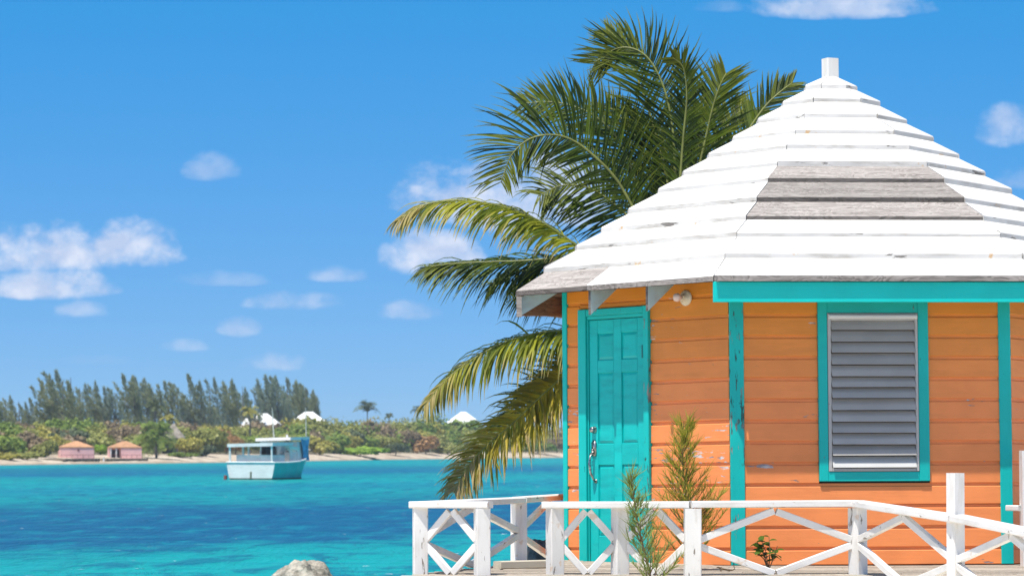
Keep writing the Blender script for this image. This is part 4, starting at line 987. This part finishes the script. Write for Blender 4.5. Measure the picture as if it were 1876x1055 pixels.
mb.tube([(-1.36, .0, .88), (1.36, .0, .88)], [.045, .045], 6); mb.build('gunwale', M_BW, boat)
mb = MB(); mb.box(-.02, .06, -.03, -.004, .05, .40); mb.build('drain_stain', flat('rust stain', (.16, .18, .10), .9), boat)
mb = MB(); mb.box(-1.42, -1.30, -.2, -.02, -.2, .22); mb.build('rudder', flat('red oxide', (.35, .08, .06), .8), boat)
mb = MB(); mb.box(-1.05, .95, .55, 2.2, .60, 1.26); mb.build('engine_box', M_BW, boat)
mb = MB(); mb.add([(-1.30, -.05, 1.66), (1.26, -.05, 1.72), (1.26, 2.6, 1.76), (-1.30, 2.6, 1.70), (-1.30, -.05, 1.83), (1.26, -.05, 1.89), (1.26, 2.6, 1.90), (-1.30, 2.6, 1.84)], [(3, 2, 1, 0), (4, 5, 6, 7), (0, 1, 5, 4), (1, 2, 6, 5), (2, 3, 7, 6), (3, 0, 4, 7)])
mb.build('canopy', M_BW, boat)
for (x, y_) in ((-1.18, .05), (1.18, .05), (-1.18, 2.4), (1.18, 2.4), (-.95, 1.2)):
    mb = MB(); mb.tube([(x, y_, .8), (x-.02, y_, 1.70)], [.055, .05], 6); mb.build('canopy_post', M_BW, boat)
mb = MB(); mb.add([(1.15, 2.35, 1.68), (1.22, 3.3, 1.55), (.9, 3.5, 1.42), (.9, 2.4, 1.50)], [(0, 1, 2, 3)]); mb.prism([(1.27, 2.0, 1.74), (1.3, 3.3, 1.62), (1.25, 3.35, 1.48), (1.22, 2.1, 1.60)], (-.25, .02, .02)); mb.build('awning_flap', M_BW, boat)
mb = MB(); mb.box(-.85, .15, 3.55, 5.6, .8, 2.02); mb.box(.15, .88, 4.5, 5.6, .8, 2.02); cab = mb.build('wheelhouse', M_BW, boat); cab.location.y = -.50; cab.location.z = -.06
mb = MB(); mb.box(-.75, .05, 3.515, 3.546, .95, 1.75); mb.build('doorway', M_DARK, cab)
mb = MB(); mb.box(.25, .45, 4.465, 4.496, 1.2, 1.75); mb.build('side_window', M_DARK, cab)
mb = MB(); mb.add([(-1.0, 3.3, 2.03), (1.0, 3.3, 2.09), (1.0, 5.8, 2.11), (-1.0, 5.8, 2.05), (-1.0, 3.3, 2.19), (1.0, 3.3, 2.24), (1.0, 5.8, 2.27), (-1.0, 5.8, 2.2)], [(3, 2, 1, 0), (4, 5, 6, 7), (0, 1, 5, 4), (1, 2, 6, 5), (2, 3, 7, 6), (3, 0, 4, 7)]); mb.build('cabin_roof', M_BW, cab)
mb = MB(); vs = []
for j in range(7):
    for i in range(9):
        f, t = i/8, j/6; vs.append((.985 + .05*math.sin(f*9+t*4) - .12*t*t*0, 4.6+1.2*f+ .5*t*(1-f)*1.0, 2.14 - 1.12*t))
mb.add(vs, [(j*9+i, j*9+i+1, (j+1)*9+i+1, (j+1)*9+i) for j in range(6) for i in range(8)]); mb.build('tarpaulin', M_TARP, cab, None, True)
for (x, y_, a, b_) in ((-.25, 3.5, 2.1, 3.72), (.78, 5.5, 1.0, 3.75)):
    mb = MB(); mb.tube([(x, y_, a), (x-.06, y_, (a+b_)/2), (x-.10, y_, b_)], [.04, .033, .02], 5); mb.build('pole', M_POLE, boat)
mb = MB(); mb.box(.42, .80, 3.3, 4.1, .82, 1.42); mb.build('locker', M_BW, boat)
mb = MB(); mb.tube([(1.0, 3.0, .85), (.95, 3.0, 1.62)], [.05, .05], 5); mb.build('stanchion', M_BW, boat)
mb = MB(); mb.box(-.2, .15, 2.35, 2.9, .8, 1.62); mb.build('console', flat('dark console', (.06, .07, .08), .7), boat)
mb = MB()
for x, y_ in ((.28, 6.1), (.12, 6.3), (-.1, 6.35)): mb.tube([(x, y_, 1.2), (x, y_, 1.72)], [.022, .022], 5)
mb.tube([(.28, 6.1, 1.7), (.12, 6.32, 1.7), (-.1, 6.35, 1.7), (-.28, 6.1, 1.7)], [.022]*4, 5); mb.build('bow_rail', M_BW, boat)
mb = MB(); mb.tube([(.5, 4.0, 2.2), (.5, 4.0, 2.38)], [.06, .05], 6); mb.build('vent_pipe', M_BW, cab)

# ------------------------------------------------------------------ plants and small things by the deck
M_NEED = leafmat('sapling needles', (.17, .20, .025), (.42, .40, .06), .5, 6); M_NEEDG = leafmat('green sapling needles', (.13, .19, .05), (.30, .36, .10), .5, 6); M_STEMB = flat('brown stem', (.16, .10, .055), .8)
def sapling(name, base, H, tiers, spread, mt, label, seed, dens=26, lean=(0, 0), zmin=.06, taper=.8):
    random.seed(seed); o = empty(name, base, label, 'sapling'); lean = Vector((lean[0], lean[1], 0))
    sp = [Vector((lean.x*t*t + .02*math.sin(t*7), lean.y*t*t, H*t)) for t in [i/8 for i in range(9)]]
    mb = MB(); mb.tube(sp, [.011*(1-.85*i/8)+.0012 for i in range(9)], 5); st_ = mb
    nd = MB()
    def needle(p, d, L, w_):
        s1 = d.cross(Vector((random.gauss(0, 1), random.gauss(0, 1), random.gauss(0, 1)))).normalized()*w_; c1 = p + d*L*.55; c2 = p + (d+Vector((0, 0, random.uniform(-.15, .25)))).normalized()*L
        nd.add([p-s1, p+s1, c1+s1*.8, c1-s1*.8, c2], [(0, 1, 2, 3), (3, 2, 4)])
    for k in range(tiers):
        t = zmin + (.97-zmin)*(k+random.random())/tiers; x = t*8; i = min(7, int(x)); p = sp[i].lerp(sp[i+1], x-i)
        a = random.uniform(0, 2*math.pi); L = spread*(1-t)**taper*random.uniform(.55, 1.15)+.04
        d = Vector((math.cos(a), math.sin(a)*.8, random.uniform(.55, 1.1))).normalized()
        br = [p + d*L*f + Vector((0, 0, .22*L*f*f)) for f in (0, .33, .66, 1.)]
        st_.tube(br, [.0045, .0035, .0025, .001], 4)
        for q in range(int(dens*(.4+L/spread))):
            f = random.uniform(.12, 1); j = min(2, int(f*3)); c = br[j].lerp(br[j+1], f*3-j)
            dd = (d*.7 + Vector((random.gauss(0, .5), random.gauss(0, .5), random.uniform(.0, 1.0)))).normalized(); needle(c, dd, random.uniform(.06, .15), .0026)
    for q in range(14): needle(sp[-1]-Vector((0, 0, .16*random.random())), Vector((random.gauss(0, .25), random.gauss(0, .25), 1)).normalized(), random.uniform(.06, .16), .002)
    st_.build('stem', M_STEMB, o); n_ = nd.build('needles', mt, o); n_['kind'] = 'stuff'
    return o
b1 = at(1262, 1046, 26.3); b1.z = DECKZ
sapling('sapling', b1, at(1248, 772, 26.3).z-b1.z, 84, .36, M_NEED, 'tall feathery casuarina sapling growing through the deck before the orange wall', 11, 26, (-.05, 0), .04)
b2 = at(1192, 1075, 24.9); b2.z = .27
sapling('sapling', b2, at(1150, 868, 24.9).z-b2.z, 46, .34, M_NEEDG, 'small drooping green sapling in front of the railing before the door', 13, 26, (-.16, 0), .22, 1.15)
# leafy plant
M_LEAF = leafmat('broad leaf', (.03, .075, .008), (.085, .15, .015), .25, 8)
bp_ = at(1408, 1043, 26.2); bp_.z = DECKZ
o = empty('leafy_plant', bp_, 'small broad-leaved green plant against the orange wall behind the railing', 'plant')
mb = MB(); stems = []
for k in range(6):
    a = random.uniform(0, 6.28); tip = Vector((.10*math.cos(a), .07*math.sin(a), random.uniform(.12, .27)))
    st_ = [Vector((0, 0, 0)), tip*.5+Vector((.01, 0, .02)), tip]; stems.append(st_); mb.tube(st_, [.005, .004, .002], 4)
mb.build('stem', M_STEMB, o)
lm = MB(); pr = [(0, 0), (.3, .6), (.55, .75), (.8, .5), (1, 0)]
vs = [(x, s*y_*.38, .10*abs(s)*y_ - .25*x*x) for x, y_ in pr for s in (-1, 0, 1)]
lm.add(vs, [(i*3+j, (i+1)*3+j, (i+1)*3+j+1, i*3+j+1) for i in range(4) for j in range(2)]); leafme = lm.mesh('leaf', M_LEAF, True)
for st_ in stems:
    for q in range(7):
        f = random.uniform(.35, 1); p = st_[1].lerp(st_[2], max(0, f*2-1)) if f > .5 else st_[0].lerp(st_[1], f*2)
        l = link('leaf', leafme, o); l.location = p; l.scale = (random.uniform(.06, .09),)*3; l.rotation_euler = (random.uniform(-.5, .5), random.uniform(-.9, .3), random.uniform(0, 6.28))
# yellow flower at the deck edge
fp_ = at(1557, 1062, 25.1)
o = empty('flower', fp_, 'tiny yellow flower at the deck edge under the railing corner post', 'flower')
mb = MB(); mb.tube([(0, 0, -.5), (0.01, 0, -.2), (0, 0, 0)], [.004, .003, .003], 4); mb.build('stem', M_LEAF, o)
M_YELF = flat('yellow petal', (.80, .55, .01), .5, .1)
pm = MB(); pm.add([(0, 0, 0), (.02, -.012, .012), (.04, 0, .012), (.02, .012, .012)], [(0, 1, 2, 3)]); pme = pm.mesh('petal', M_YELF)
for k in range(7):
    l = link('petal', pme, o); l.rotation_euler = (0, random.uniform(-.5, .1), k*.9)
mb = MB(); mb.lathe([(.010, .0), (.012, .008), (.004, .016)], 8); mb.build('flower_head', M_YELF, o)
# lizard: one skinned body
lzp = at(1332, 1050, 25.92); lzp.z = DECKZ + .002
J = {'pel': (0.0, 0, .014), 'ch': (-.034, 0, .020), 'nk': (-.047, 0, .026), 'hd': (-.060, .0, .031), 'sn': (-.074, .0, .030), 't1': (.02, 0, .009), 't2': (.04, .002, .010), 't3': (.055, .006, .022), 't4': (.053, .006, .036), 't5': (.044, .004, .036), 't6': (.042, .003, .027),
     'fl1': (-.040, -.014, .012), 'fl2': (-.046, -.020, .002), 'fr1': (-.040, .014, .012), 'fr2': (-.046, .020, .002), 'hl1': (.004, -.016, .014), 'hl2': (.014, -.022, .002), 'hr1': (.004, .016, .014), 'hr2': (.014, .022, .002)}
RD = {'pel': .0065, 'ch': .0075, 'nk': .0055, 'hd': .0065, 'sn': .003, 't1': .0045, 't2': .0036, 't3': .0028, 't4': .0022, 't5': .0018, 't6': .0012}
ks = list(J); E = [('pel', 'ch'), ('ch', 'nk'), ('nk', 'hd'), ('hd', 'sn'), ('pel', 't1'), ('t1', 't2'), ('t2', 't3'), ('t3', 't4'), ('t4', 't5'), ('t5', 't6'), ('ch', 'fl1'), ('fl1', 'fl2'), ('ch', 'fr1'), ('fr1', 'fr2'), ('pel', 'hl1'), ('hl1', 'hl2'), ('pel', 'hr1'), ('hr1', 'hr2')]
me = bpy.data.meshes.new('lizard'); me.from_pydata([J[k] for k in ks], [(ks.index(a), ks.index(b_)) for a, b_ in E], [])
lz = link('lizard', me); lz.location = lzp; lz.rotation_euler = (0, 0, .15); lz.scale = (1.12,)*3
sk = lz.modifiers.new('skin', 'SKIN'); 
if not me.skin_vertices: 
    import bmesh
    bm = bmesh.new(); bm.from_mesh(me); bm.verts.layers.skin.verify(); bm.to_mesh(me); bm.free()
for i, k in enumerate(ks):
    r_ = RD.get(k, .0024); me.skin_vertices[0].data[i].radius = (r_, r_)
me.skin_vertices[0].data[0].use_root = True
sb = lz.modifiers.new('sub', 'SUBSURF'); sb.levels = 1; sb.render_levels = 2
me.materials.append(flat('lizard skin', (.17, .11, .05), .6, .4, 90))
tag(lz, 'small brown lizard with curled tail on the deck planks behind the railing', 'lizard')
m, g = mat('haze air')
pv = g.n('ShaderNodeVolumePrincipled', {'Color': (.72, .84, 1.0, 1), 'Density': .00022, 'Anisotropy': .2})
g.t.links.new(pv.outputs[0], g.n('ShaderNodeOutputMaterial').inputs['Volume'])
mb = MB(); mb.box(-1300, 1300, -70, 2500, -2.5, 16); tag(mb.build('haze', m), kind='stuff')
print('objects', len(bpy.data.objects), 'tris', sum(len(o.data.polygons)*2 for o in bpy.data.objects if o.type == 'MESH'))
